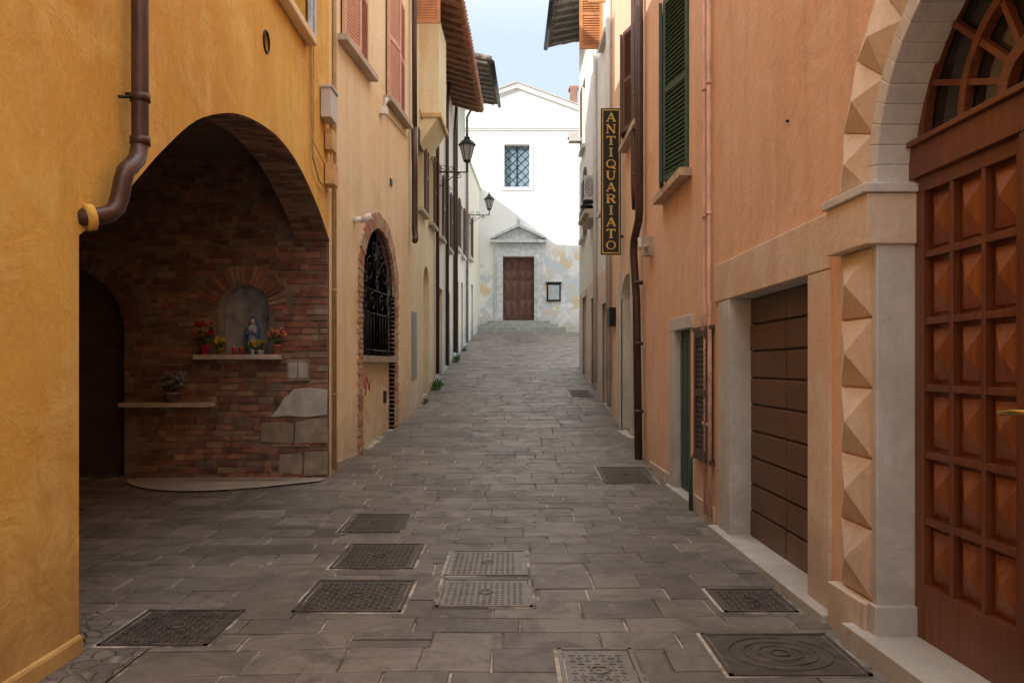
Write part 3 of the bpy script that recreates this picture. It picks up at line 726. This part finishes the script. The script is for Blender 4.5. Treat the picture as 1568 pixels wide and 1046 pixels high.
# ------------------------------------------------------------------ lanterns
def lantern(y, zb, X, zh, sc):
    mb = MB(); w = pt(-1, y, zb, 0); L = X - w.x
    tube(mb, [w, w + Vector((L, 0, 0))], .016 * sc, iron, 8)
    tube(mb, [w + Vector((0, 0, -.35 * sc)), w + Vector((L * .25, 0, -.28 * sc)), w + Vector((L * .5, 0, -.12 * sc)), w + Vector((L * .8, 0, 0))], .011 * sc, iron, 8)
    obox(mb, w + Vector((0, -.03, -.4 * sc)), Vector((.02, 0, 0)), Vector((0, .06, 0)), Vector((0, 0, .55 * sc)), iron)
    P = lambda a, b, d: Vector((w.x + a, w.y, w.z + b))
    for ca, cb, r, s0, di in ((L * .22, .1 * sc, .1 * sc, math.pi, 1), (L * .5, .08 * sc, .08 * sc, 0, -1), (L * .3, -.12 * sc, .09 * sc, 0, 1), (L * .75, -.08 * sc, .07 * sc, 1.5, 1)):
        pts = []
        for i in range(22):
            t = i / 21; a = s0 + di * 2.8 * math.pi * t; q = r * (1 - .8 * t); pts.append(P(ca + q * math.cos(a), cb + q * math.sin(a), 0))
        tube(mb, pts, .008 * sc, iron, 6)
    c = Vector((X, y, zh))
    tube(mb, [w + Vector((L, 0, 0)), Vector((X, y, zh - .16 * sc))], .02 * sc, iron, 8)
    h = .34 * sc; zo = -.16 * sc
    lathe(mb, c, [(.06 * sc, zo - .05 * sc), (.085 * sc, zo - .03 * sc), (.085 * sc, zo)], iron, 6, smooth=False)
    lathe(mb, c, [(.08 * sc, zo), (.165 * sc, zo + h)], lampglass, 6, smooth=False)
    for k in range(6):
        a = 2 * math.pi * k / 6; tube(mb, [c + Vector((.083 * sc * math.cos(a), .083 * sc * math.sin(a), zo)), c + Vector((.17 * sc * math.cos(a), .17 * sc * math.sin(a), zo + h))], .009 * sc, iron, 5)
    lathe(mb, c, [(.2 * sc, zo + h - .01 * sc), (.2 * sc, zo + h + .02 * sc), (.13 * sc, zo + h + .1 * sc), (.07 * sc, zo + h + .14 * sc), (.07 * sc, zo + h + .18 * sc), (.03 * sc, zo + h + .21 * sc), (.012 * sc, zo + h + .3 * sc)], iron, 6, smooth=False)
    mb.build('wall_lantern')
lantern(19.7, 6.38, -1.11, 6.85, 1.08); lantern(28.6, 7.0, -.82, 7.38, .95)

# ------------------------------------------------------------------ RIGHT: orange house with portal and garage
H = empty('orange_house'); mb = MB()
DC, DR, DSP = 3.45, 1.0, 2.6
sheet(mb, PR, rect(-8, 5, -.3, 10), [archp(DC - DR, DC + DR, .1, DSP, 28)], orange, .30, marble)
sw = rect(8.98, 10.32, 3.8, 6.0)
sheet(mb, PR, rect(5, 11.9, -.3, 10), [rect(5.39, 7.32, -.15, 2.21), rect(8.9, 9.75, -.1, 2.02), sw], orange, .20, marble)
mb.build('facade_wall', H)
mb = MB(); shell(mb, 1, -8, 5, 10, orange, tile, 8, [(-8, -.3)]); shell(mb, 1, 5, 11.9, 10, orange, tile, 8, [(11.9, 9)]); mb.build('body', H)
mb = MB()
dp = -.20
box(mb, PR, 4.395, 4.452, .0, DSP - .33, dp, .025, marble)
box(mb, PR, 4.36, 4.452, 0, .28, dp, .05, marble)
box(mb, PR, 4.452, 4.93, -.05, .27, -.02, .07, quoin)
box(mb, PR, 2.4, 4.6, -.05, .12, -.35, .13, marble)
z = .28
for i in range(5):
    h = (DSP - .33 - .28) / 5
    pyramid(mb, PR, rect(4.462, 4.86, z + .006, z + h - .006), -.02, .015, .085, quoin); z += h
box(mb, PR, 4.37, 4.90, DSP - .33, DSP - .052, dp, .09, quoin)
box(mb, PR, 4.35, 4.93, DSP - .05, DSP, dp, .11, marble)
for i in range(11):
    t0 = math.pi * (i + .01) / 11; t1 = math.pi * (i + .99) / 11; r0, r1 = DR + .06, DR + .44
    pyramid(mb, PR, [(DC + r0 * math.cos(t0), DSP + r0 * math.sin(t0)), (DC + r1 * math.cos(t0), DSP + r1 * math.sin(t0)), (DC + r1 * math.cos(t1), DSP + r1 * math.sin(t1)), (DC + r0 * math.cos(t1), DSP + r0 * math.sin(t1))], -.02, .012, .085, quoin)
N = 28
for i in range(N):
    t0 = math.pi * i / N; t1 = math.pi * (i + 1) / N; r0, r1 = DR - .055, DR + .055
    prism(mb, PR, [(DC + r0 * math.cos(t0), DSP + r0 * math.sin(t0)), (DC + r1 * math.cos(t0), DSP + r1 * math.sin(t0)), (DC + r1 * math.cos(t1), DSP + r1 * math.sin(t1)), (DC + r0 * math.cos(t1), DSP + r0 * math.sin(t1))], dp, .03, marble)
mb.build('portal_stonework', H, .006)
mb = MB()
box(mb, PR, DC - DR - .05, DC + DR - .04, .1, 2.8, dp - .06, dp - .03, woodred)
def leafdoor(y1, y0):
    n = 3; st_ = .085; gw = .028
    box(mb, PR, y1 - st_, y1, .12, 2.62, dp - .03, dp + .02, woodred); box(mb, PR, y0, y0 + st_, .12, 2.62, dp - .03, dp + .02, woodred)
    cw = (y1 - y0 - 2 * st_ - 2 * gw) / n
    zb, zt = .42, 2.54; nr = 6; ch = (zt - zb - (nr - 1) * gw * 1.3) / nr
    box(mb, PR, y0 + st_, y1 - st_, .12, zb, dp - .03, dp + .017, woodred); box(mb, PR, y0 + st_, y1 - st_, zt, 2.62, dp - .03, dp + .017, woodred)
    for i in range(n):
        a = y0 + st_ + i * (cw + gw)
        if i: box(mb, PR, a - gw, a, zb, zt, dp - .03, dp + .015, woodred)
        for j in range(nr):
            b = zb + j * (ch + gw * 1.3)
            if j: box(mb, PR, a, a + cw, b - gw * 1.3, b, dp - .03, dp + .013, woodred)
            pyramid(mb, PR, rect(a + .022, a + cw - .022, b + .024, b + ch - .024), dp - .03, dp - .022, dp + .022, woodred2)
leafdoor(4.385, 3.46); leafdoor(3.45, 2.52)
box(mb, PR, 3.43, 3.49, .12, 2.62, dp + .02, dp + .045, woodred)
box(mb, PR, DC - DR, DC + DR - .055, 2.62, 2.79, dp - .03, dp + .05, woodred); box(mb, PR, DC - DR, DC + DR - .055, 2.79, 2.82, dp - .03, dp + .075, woodred)
box(mb, PR, DC - DR, DC + DR, 2.8, 3.65, dp - .05, dp - .035, glassd)
fc = 2.82
for r, q in ((.90, .045), (.52, .026), (.2, .035)):
    for i in range(24):
        t0 = math.pi * i / 24; t1 = math.pi * (i + 1) / 24
        k = .86 if r > .8 else 1
        prism(mb, PR, [(DC + (r - q) * math.cos(t0), fc + (r - q) * k * math.sin(t0)), (DC + (r + q) * math.cos(t0), fc + (r + q) * k * math.sin(t0)), (DC + (r + q) * math.cos(t1), fc + (r + q) * k * math.sin(t1)), (DC + (r - q) * math.cos(t1), fc + (r - q) * k * math.sin(t1))], dp - .03, dp + .02, woodred)
for i in range(1, 8):
    t = math.pi * i / 8; c_, s_ = math.cos(t), math.sin(t); q = .016
    prism(mb, PR, [(DC + .2 * c_ - q * s_, fc + .2 * s_ + q * c_), (DC + .2 * c_ + q * s_, fc + .2 * s_ - q * c_), (DC + .9 * c_ + q * s_, fc + .78 * s_ - q * c_), (DC + .9 * c_ - q * s_, fc + .78 * s_ + q * c_)], dp - .03, dp + .012, woodred)
brass = M('brass', (.6, .42, .12), .3, .9)
box(mb, PR, 3.36, 3.42, 1.2, 1.55, dp + .02, dp + .03, brass)
tube(mb, [pt(1, 3.39, 1.4, dp + .02), pt(1, 3.39, 1.4, dp + .09), pt(1, 3.44, 1.4, dp + .10), pt(1, 3.54, 1.39, dp + .10)], .013, brass, 8)
mb.build('portal_door', H, .003)
mb = MB()
box(mb, PR, 5.03, 7.80, 2.212, 2.57, -.02, .025, quoin)
box(mb, PR, 5.03, 5.388, -.05, 2.21, -.02, .02, quoin); box(mb, PR, 7.332, 7.66, -.05, 2.21, -.02, .02, marble)
box(mb, PR, 7.27, 7.33, -.05, 2.21, -.19, .023, marble)
box(mb, PR, 4.94, 7.75, -.05, .055, -.2, .10, marble)
mb.build('garage_surround', H, .008)
mb = MB()
box(mb, PR, 5.38, 7.28, 0, 2.22, -.24, -.20, darkbr)
z = .06; 
while z < 2.2:
    for (a, b) in ((5.38, 5.62), (5.635, 6.335), (6.35, 7.27)):
        box(mb, PR, a, b, z, min(z + .222, 2.21), -.20, -.172 + U(-.004, .004), garage)
    z += .24
mb.build('garage_door', H, .006)
mb = MB()
box(mb, PR, 9.76, 9.98, -.05, 2.02, -.02, .02, marble); box(mb, PR, 8.78, 9.98, 2.022, 2.17, -.02, .022, marble)
box(mb, PR, 9.70, 9.755, -.05, 2.02, -.10, .022, marble)
box(mb, PR, 8.9, 9.7, 0, 2.02, -.12, -.07, darkgreen)
for i in range(4): box(mb, PR, 8.95 + i * .19, 9.1 + i * .19, .2, 1.9, -.07, -.055, darkgreen)
box(mb, PR, 8.7, 10.0, .0, .12, -.1, .07, marble)
mb.build('small_door', H, .006)
mb = MB()
D = dirw(1, 8); shutter(mb, pt(1, 8.5, .66, .02), -D, .62, 1.3, darkbr, .04)
box(mb, PR, 7.85, 8.55, .62, .66, 0, .06, darkbr); box(mb, PR, 7.85, 8.55, 1.96, 2.0, 0, .06, darkbr)
mb.build('louvred_panel', H)
shutwin(H, 1, 8.95, 10.35, 3.82, 6.0, darkgreen, .22, M('tan_sill', (.60, .44, .30), .8))
mb = MB()
for y, r in ((7.93, .022), (8.12, .016)):
    tube(mb, [pt(1, y, 10, .04), pt(1, y, 2.3, .04), pt(1, y - .05, 2.2, .045), pt(1, y - .05, .1, .045)], r, pipepk, 8)
    for z in (1.0, 3.1, 4.4, 5.6): tube(mb, [pt(1, y, z, .04), pt(1, y, z + .03, .04)], r + .008, pipepk, 8)
box(mb, PR, 8.0, 8.2, 1.95, 2.12, 0, .06, pipepk)
mb.build('painted_pipes', H)
mb = MB()
tube(mb, [pt(1, 11.75, 10, .1), pt(1, 11.75, 3.9, .1), pt(1, 11.8, 3.75, .1), pt(1, 12.1, 3.5, .12), pt(1, 12.15, 3.3, .12), pt(1, 12.0, 2.6, .1), pt(1, 11.8, .15, .1)], .06, pipebr, 10)
for z in (.9, 1.9, 2.8, 4.4, 5.6): tube(mb, [pt(1, 11.8, z, .1), pt(1, 11.8, z + .05, .1)], .07, pipebr, 10)
tube(mb, [pt(1, 12.3, 10, .09), pt(1, 12.3, 4.4, .09), pt(1, 12.2, 4.0, .09)], .05, pipebr, 10)
mb.build('drainpipe', H)
mb = MB()
tube(mb, [pt(1, 11.0, 3.25, .1), pt(1, 11.5, 3.3, .12), pt(1, 11.6, 3.45, .12)], .03, cement, 8); box(mb, PR, 11.2, 11.35, 3.15, 3.42, 0, .14, cement)
box(mb, PR, 10.0, 11.4, .02, .24, -.02, .025, quoin); box(mb, PR, 7.82, 8.68, -.02, .2, -.02, .025, quoin)
tube(mb, [pt(1, 5.8, 3.38, 0), pt(1, 5.8, 3.38, .02)], .010, iron, 6)
tube(mb, [pt(1, 8.63, -.02, .06), pt(1, 8.63, .6, .06), pt(1, 8.63, .62, 0)], .022, darkgreen, 8)
mb.build('wall_fittings', H)

# ------------------------------------------------------------------ RIGHT: salmon house and white house
H = empty('salmon_house'); mb = MB()
sheet(mb, PR, rect(11.9, 15.6, -.3, 10.9), [rect(12.15, 13.55, 5.35, 6.95), archp(12.85, 14.3, .3, 2.8, 14, .5)], orange2, .2, marble)
mb.build('facade_wall', H)
mb = MB(); shell(mb, 1, 11.9, 15.6, 10.8, orange2, tile, 8, [(15.6, 9)]); mb.build('body', H)
shutwin(H, 1, 12.15, 13.55, 5.35, 6.95, brownsh, .25)
mb = MB()
box(mb, PR, 12.85, 14.3, .3, 3.3, -.24, -.2, cream); box(mb, PR, 14.3, 14.5, .4, 3.25, -.02, .03, marble); box(mb, PR, 12.6, 14.6, .2, .46, -.05, .12, marble)
box(mb, PR, 12.9, 13.15, .4, 3.1, -.2, .02, marble)
box(mb, PR, 15.0, 15.35, 2.35, 2.7, 0, .12, iron); tube(mb, [pt(1, 15.55, 10, .06), pt(1, 15.55, .8, .06)], .04, marble, 8)
mb.build('openings', H)
H = empty('white_house'); mb = MB()
sheet(mb, PR, rect(15.6, 22.6, 3.6, 10.9), [rect(16.1, 17.0, 8.4, 10.0), rect(16.3, 17.2, 4.9, 6.6), rect(20.9, 21.7, 7.4, 9.2), rect(20.9, 21.7, 5., 6.7)], whitew, .2)
sheet(mb, PR, rect(15.6, 22.6, -.3, 3.6), [rect(16.2, 17.0, .7, 2.9), rect(18.2, 19.2, 1.0, 3.2), rect(20.6, 21.4, 1.2, 3.4)], pinkw, .2)
for a in ((16.2, 17.0, .7, 2.9), (18.2, 19.2, 1.0, 3.2), (20.6, 21.4, 1.2, 3.4)):
    box(mb, PR, *a, -.22, -.17, garage); box(mb, PR, a[1], a[1] + .14, a[2] - .2, a[3] - .002, -.02, .03, marble); box(mb, PR, a[0] - .14, a[1] + .14, a[3], a[3] + .15, -.02, .032, marble)
for a in ((16.1, 17.0, 8.4, 10.0), (16.3, 17.2, 4.9, 6.6), (20.9, 21.7, 7.4, 9.2), (20.9, 21.7, 5., 6.7)):
    box(mb, PR, *a, -.22, -.18, glassd); box(mb, PR, a[0] - .1, a[1] + .1, a[2] - .1, a[2], 0, .1, marble)
mb.build('facade_wall', H)
mb = MB(); shell(mb, 1, 15.6, 22.6, 10.9, whitew, tileg, 8, [(22.6, 0)]); mb.build('body', H)
mb = MB(); eave(mb, 1, 19.6, 22.6, 10.55, .85, tileg, raftg, .2); mb.build('tiled_eave', H)
mb = MB(); X_ = Vector((-1, 0, 0))
shutter(mb, pt(1, 17.05, 8.38, 0), X_, .50, 1.5, orangesh); shutter(mb, pt(1, 16.0, 8.9, 0), X_, .42, 1.5, orangesh)
shutter(mb, pt(1, 15.95, 4.9, .02), dirw(1, 16), .3, 1.7, brownsh); shutter(mb, pt(1, 21.75, 7.4, .02), dirw(1, 16), .4, 1.8, brownsh)
shutter(mb, pt(1, 20.85, 5.0, .02), -dirw(1, 16), .4, 1.7, brownsh)
mb.build('shutters', H)
mb = MB()
box(mb, PR, 21.8, 22.1, 7.75, 7.85, 0, .35, marble); box(mb, PR, 21.8, 22.1, 7.85, 7.98, .1, .38, marble)
for y in (15.7, 18.0): tube(mb, [pt(1, y, 10.5, .06), pt(1, y, 1.2, .06)], .045, marble, 8)
mb.build('wall_fittings', H)
mb = MB()
box(mb, PR, 18.2, 19.0, 5.40, 5.95, .04, .28, greybox)
xc = lin(RP, 18.2) - .16
for q in (.1, .07, .035): tube(mb, [Vector((xc + q * math.cos(t * .4), 18.195, 5.68 + q * 2 * math.sin(t * .4))) for t in range(16)], .006, iron, 5, True)
for i in range(9): box(mb, PR, 18.25 + i * .08, 18.3 + i * .08, 5.46, 5.9, .28, .284, iron)
for y in (18.3, 18.85): box(mb, PR, y, y + .05, 5.32, 5.39, 0, .31, iron)
mb.build('air_conditioner', None, .01)
mb = MB(); box(mb, PR, 18.0, 19.6, 5.05, 5.14, 0, .30, cement); box(mb, PR, 18.0, 19.6, 4.95, 5.047, 0, .2, cement)
for i in range(8): tube(mb, [pt(1, 18.05 + i * .21, 5.14, .28), pt(1, 18.05 + i * .21, 5.3, .28)], .008, iron, 5)
tube(mb, [pt(1, 18.05, 5.3, .28), pt(1, 19.52, 5.3, .28)], .01, iron, 5)
mb.build('small_balcony', H)

# ------------------------------------------------------------------ shop sign
H = empty('antique_shop_sign'); mb = MB()
x0, x1, z0, z1, ysn = 1.565, 1.915, 3.55, 6.12, 14.0
PG = PF(ysn)
box(mb, PG, x0, x1, z0, z1, -.06, .0, black)
q = .022
for a in ((x0 + q, x1 - q, z0 + q, z0 + q + .018), (x0 + q, x1 - q, z1 - q - .018, z1 - q), (x0 + q, x0 + q + .014, z0 + q + .018, z1 - q - .018), (x1 - q - .014, x1 - q, z0 + q + .018, z1 - q - .018)): box(mb, PG, *a, -.002, .005, gold)
for z in (z0 + .3, z1 - .3): box(mb, PG, x1, 1.97, z, z + .04, -.05, -.01, iron)
mb.build('board', H)
def bar(mb, cx, cz, w, h, s, k):
    ax, az, bx_, bz, th = s
    A_ = Vector((cx + (ax - .5) * w, cz + az * h)); B_ = Vector((cx + (bx_ - .5) * w, cz + bz * h)); d = (B_ - A_).normalized(); nrm = Vector((-d.y, d.x)) * th * .5
    prism(mb, PG, [tuple(A_ + nrm), tuple(B_ + nrm), tuple(B_ - nrm), tuple(A_ - nrm)], -.001, .004 + k * .0004, gold)
def glyph(mb, ch, cx, cz, w, h):
    T, t = .034, .017
    GL = {'A': [(.12, 0, .5, 1, t), (.5, 1, .88, 0, T), (.26, .33, .74, .33, t), (0, .03, .26, .03, .014), (.70, .03, 1, .03, .014)],
          'N': [(.16, 0, .16, 1, t), (.16, 1, .84, 0, T), (.84, 0, .84, 1, t), (0, .03, .32, .03, .014), (0, .97, .24, .97, .014), (.68, .97, 1, .97, .014)],
          'T': [(.5, 0, .5, 1, T), (.05, .95, .95, .95, .02), (.08, .76, .08, 1, t), (.92, .76, .92, 1, t), (.3, .03, .7, .03, .014)],
          'I': [(.5, 0, .5, 1, T), (.3, .03, .7, .03, .014), (.3, .97, .7, .97, .014)],
          'R': [(.2, 0, .2, 1, T), (.2, .96, .62, .96, t), (.2, .5, .62, .5, t), (.62, .96, .8, .84, .024), (.8, .86, .8, .62, T), (.8, .64, .62, .5, .024), (.5, .5, .88, 0, T), (.04, .03, .38, .03, .014), (.04, .97, .2, .97, .014), (.8, .03, 1, .03, .014)],
          'U': [(.18, 1, .18, .28, T), (.82, 1, .82, .28, t), (.18, .3, .34, .06, .028), (.34, .05, .66, .05, .02), (.66, .06, .82, .3, .02), (.02, .97, .36, .97, .014), (.68, .97, .98, .97, .014)]}
    if ch in 'OQ':
        n = 20
        for i in range(n):
            a0 = 2 * math.pi * i / n; a1 = 2 * math.pi * (i + 1) / n
            f = lambda a, r: (cx + w * (.5 if r else .34) * math.cos(a), cz + h * .5 + h * (.5 if r else .41) * math.sin(a))
            prism(mb, PG, [f(a0, 0), f(a0, 1), f(a1, 1), f(a1, 0)], -.001, .005, gold)
        if ch == 'Q': bar(mb, cx, cz, w, h, (.5, .2, .98, -.12, .026), 3)
    else:
        for k, s in enumerate(GL[ch]): bar(mb, cx, cz, w, h, s, k)
word = 'ANTIQUARIATO'; step = (z1 - z0 - .12) / 12
mb = MB()
for i, ch in enumerate(word):
    glyph(mb, ch, (x0 + x1) / 2, z1 - .06 - step * (i + 1) + .03, .175, .152)
mb.build('lettering', H, recalc=True)

# ------------------------------------------------------------------ church
H = empty('church'); mb = MB(); PC = PF(34.)
sheet(mb, PC, [(-5, -.3), (5.4, -.3), (5.4, 11.6), (.2, 13.5), (-5, 11.6)], [rect(-.33, .75, 9.21, 11.02), rect(-.39, .95, 3.5, 6.25)], churchp, .35)
mb.build('facade_wall', H)
mb = MB()
for s_ in (-1, 1):
    e = .2 + s_ * 5.4
    prism(mb, PC, [(.2, 13.42), (e, 11.47), (e, 11.62), (.2, 13.60)], 0, .18, churchp)
    prism(mb, PC, [(.2, 13.60), (e, 11.62), (e, 11.67), (.2, 13.65)], -.1, .24, cement)
box(mb, PC, -5.1, 5.5, 11.62, 11.70, 0, .07, churchp); box(mb, PC, -5.1, 5.5, 11.702, 11.77, 0, .12, churchp)
for a in ((-5, -4.3), (4.7, 5.4)): box(mb, PC, *a, 3., 11.6, 0, .08, churchp)
for a in ((-.47, -.33, 9.07, 11.16), (.75, .89, 9.07, 11.16), (-.328, .748, 11.02, 11.16), (-.328, .748, 9.07, 9.21)): box(mb, PC, *a, -.05, .05, whitew)
for a in ((-.6, -.56, 8.9, 11.4), (1.0, 1.04, 8.9, 11.4), (-.558, .998, 8.9, 8.94)): box(mb, PC, *a, 0, .02, churchp)
dst = M('portal_stone', (.66, .67, .66), .8, bmp=.4)
for a in ((-.74, -.39), (.95, 1.30)):
    box(mb, PC, *a, 3.5, 6.25, -.05, .10, dst); box(mb, PC, a[0] + .1, a[1] - .08, 3.6, 6.2, .1, .14, dst)
box(mb, PC, -.74, 1.30, 6.252, 6.55, -.05, .10, dst); box(mb, PC, -.70, 1.26, 6.55, 6.80, 0, .07, dst); box(mb, PC, -.92, 1.48, 6.82, 6.93, 0, .30, dst)
for s_ in (-1, 1):
    prism(mb, PC, [(.28, 7.50), (.28 + s_ * 1.2, 6.94), (.28 + s_ * 1.2, 7.04), (.28, 7.62)], 0, .30, dst)
prism(mb, PC, [(-.85, 6.93), (1.41, 6.93), (.28, 7.5)], 0, .06, dst)
tube(mb, [(.28, 33.85, 7.6), (.28, 33.85, 7.9)], .07, dst, 8)
mb.build('mouldings', H)
mb = MB(); stepm = M('step_stone', (.38, .38, .34), .8)
for i in range(3): 
    q = (2 - i) * .32
    box(mb, PC, -1.0 - q, 1.6 + q, 2.9, 3.2 + i * .15, -.3 if i == 2 else .02, .5 + q, stepm)
mb.build('steps', H, .015)
mb = MB()
box(mb, PC, -.33, .75, 9.21, 11.02, -.3, -.25, M('window_blue_glass', (.22, .30, .36), .2))
for i in range(-6, 10):
    for s_ in (-1, 1):
        a0 = -.33; a1 = .75; b0 = 9.21 + i * .36
        za, zb_ = (b0, b0 + 1.08) if s_ > 0 else (b0 + 1.08, b0)
        def clip(pa, pb):
            (xa, ya), (xb, yb) = pa, pb
            if ya < 9.21: t = (9.21 - ya) / (yb - ya); xa += (xb - xa) * t; ya = 9.21
            if ya > 11.02: t = (11.02 - ya) / (yb - ya); xa += (xb - xa) * t; ya = 11.02
            return (xa, ya)
        if max(za, zb_) > 9.25 and min(za, zb_) < 11.0:
            c0 = clip((a0, za), (a1, zb_)); c1 = clip((a1, zb_), (a0, za))
            tube(mb, [PC(*c0, -.23), PC(*c1, -.23)], .012, iron, 5)
box(mb, PC, .19, .23, 9.21, 11.02, -.25, -.2, iron)
mb.build('lattice_window', H)
mb = MB()
box(mb, PC, -.39, .95, 3.5, 6.25, -.3, -.26, churchw)
for a0 in (-.36, .30):
    for z0_, z1_ in ((3.6, 4.4), (4.5, 5.2), (5.3, 5.62), (5.72, 6.15)):
        for k in (0, 1): pyramid(mb, PC, rect(a0 + .03 + k * .30, a0 + .28 + k * .30, z0_, z1_), -.26, -.24, -.19, churchw)
box(mb, PC, .265, .295, 3.5, 6.25, -.26, -.2, churchw)
mb.build('door', H)
mb = MB()
box(mb, PC, 1.48, 2.08, 4.34, 5.10, 0, .08, iron); box(mb, PC, 1.55, 2.01, 4.41, 5.03, .08, .085, M('notice_paper', (.5, .54, .55), .3))
box(mb, PC, 1.44, 2.12, 5.10, 5.16, 0, .12, iron)
mb.build('notice_board', H)
mb = MB()
mb.add([(-5, 34, -.3), (-5, 50, -.3), (-5, 50, 11.6), (-5, 34, 11.6)], [[0, 1, 2, 3]], churchp)
mb.add([(5.4, 34, -.3), (5.4, 50, -.3), (5.4, 50, 11.6), (5.4, 34, 11.6)], [[0, 1, 2, 3]], churchp)
mb.add([(-5.2, 34.05, 11.55), (-5.2, 50, 11.55), (.2, 50, 13.58), (.2, 34.05, 13.58)], [[0, 1, 2, 3]], tile)
mb.add([(5.6, 34.05, 11.55), (5.6, 50, 11.55), (.2, 50, 13.58), (.2, 34.05, 13.58)], [[0, 1, 2, 3]], tile)
mb.build('nave', H)
mb = MB(); box(mb, PF(37.5), 2.72, 3.05, 12.2, 14.5, 0, .4, brickX); box(mb, PF(37.55), 2.66, 3.11, 14.5, 14.62, -.1, .45, tile); mb.build('chimney', H)

# ------------------------------------------------------------------ weeds
for (y, n, s_) in ((18.9, 110, .75), (23.8, 90, .65), (16.9, 30, .35), (26.5, 40, .5)):
    mb = MB()
    p = pt(-1, y, G(y), .1)
    for i in range(n):
        q = p + Vector((U(-.08, .14), U(-.5, .5), 0)) * s_; q.z = G(q.y) - .005
        d = Vector((U(-.08, .10), U(-.09, .09), U(.08, .30))) * s_; w = Vector((U(-1, 1), U(-1, 1), 0)).normalized() * .014
        mb.add([q - w, q + w, q + d * .6 + w * 1.2, q + d, q + d * .6 - w * 1.2], [[0, 1, 2, 3, 4]], leaf)
    mb.build('weeds', recalc=False)

# ------------------------------------------------------------------ light, sky, camera
sd = Vector((.62, .64, -.45)).normalized()
el = math.asin(-sd.z); az = math.atan2(-sd.x, -sd.y)
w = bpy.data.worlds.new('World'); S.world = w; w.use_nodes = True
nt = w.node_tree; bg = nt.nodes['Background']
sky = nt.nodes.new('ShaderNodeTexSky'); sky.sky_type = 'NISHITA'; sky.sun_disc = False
sky.sun_elevation = el; sky.sun_rotation = az; sky.dust_density = 2.5; sky.air_density = 1.; sky.ozone_density = 1.
# hazy day: milky veil over the clear-sky model, with extra brightness added overhead to fill the lane
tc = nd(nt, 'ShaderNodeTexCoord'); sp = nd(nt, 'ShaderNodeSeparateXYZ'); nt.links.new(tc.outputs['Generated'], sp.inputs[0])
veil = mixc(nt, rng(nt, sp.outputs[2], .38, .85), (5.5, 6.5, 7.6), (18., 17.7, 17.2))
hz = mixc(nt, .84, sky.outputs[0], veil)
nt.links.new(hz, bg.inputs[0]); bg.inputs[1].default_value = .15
L = bpy.data.lights.new('sun', 'SUN'); L.energy = 4.5; L.angle = math.radians(.5); L.color = (1, .96, .9)
lo = bpy.data.objects.new('sun', L); S.collection.objects.link(lo); lo.rotation_euler = sd.to_track_quat('-Z', 'Y').to_euler()
cam = bpy.data.cameras.new('camera'); co = bpy.data.objects.new('camera', cam); S.collection.objects.link(co)
co.location = (0, 0, 1.6); co.rotation_euler = (math.pi / 2, 0, 0); cam.lens = 28.0; cam.sensor_width = 36; cam.shift_y = .0236; cam.clip_end = 3000
S.camera = co
S.view_settings.view_transform = 'Standard'; S.view_settings.look = 'None'; S.view_settings.exposure = 0
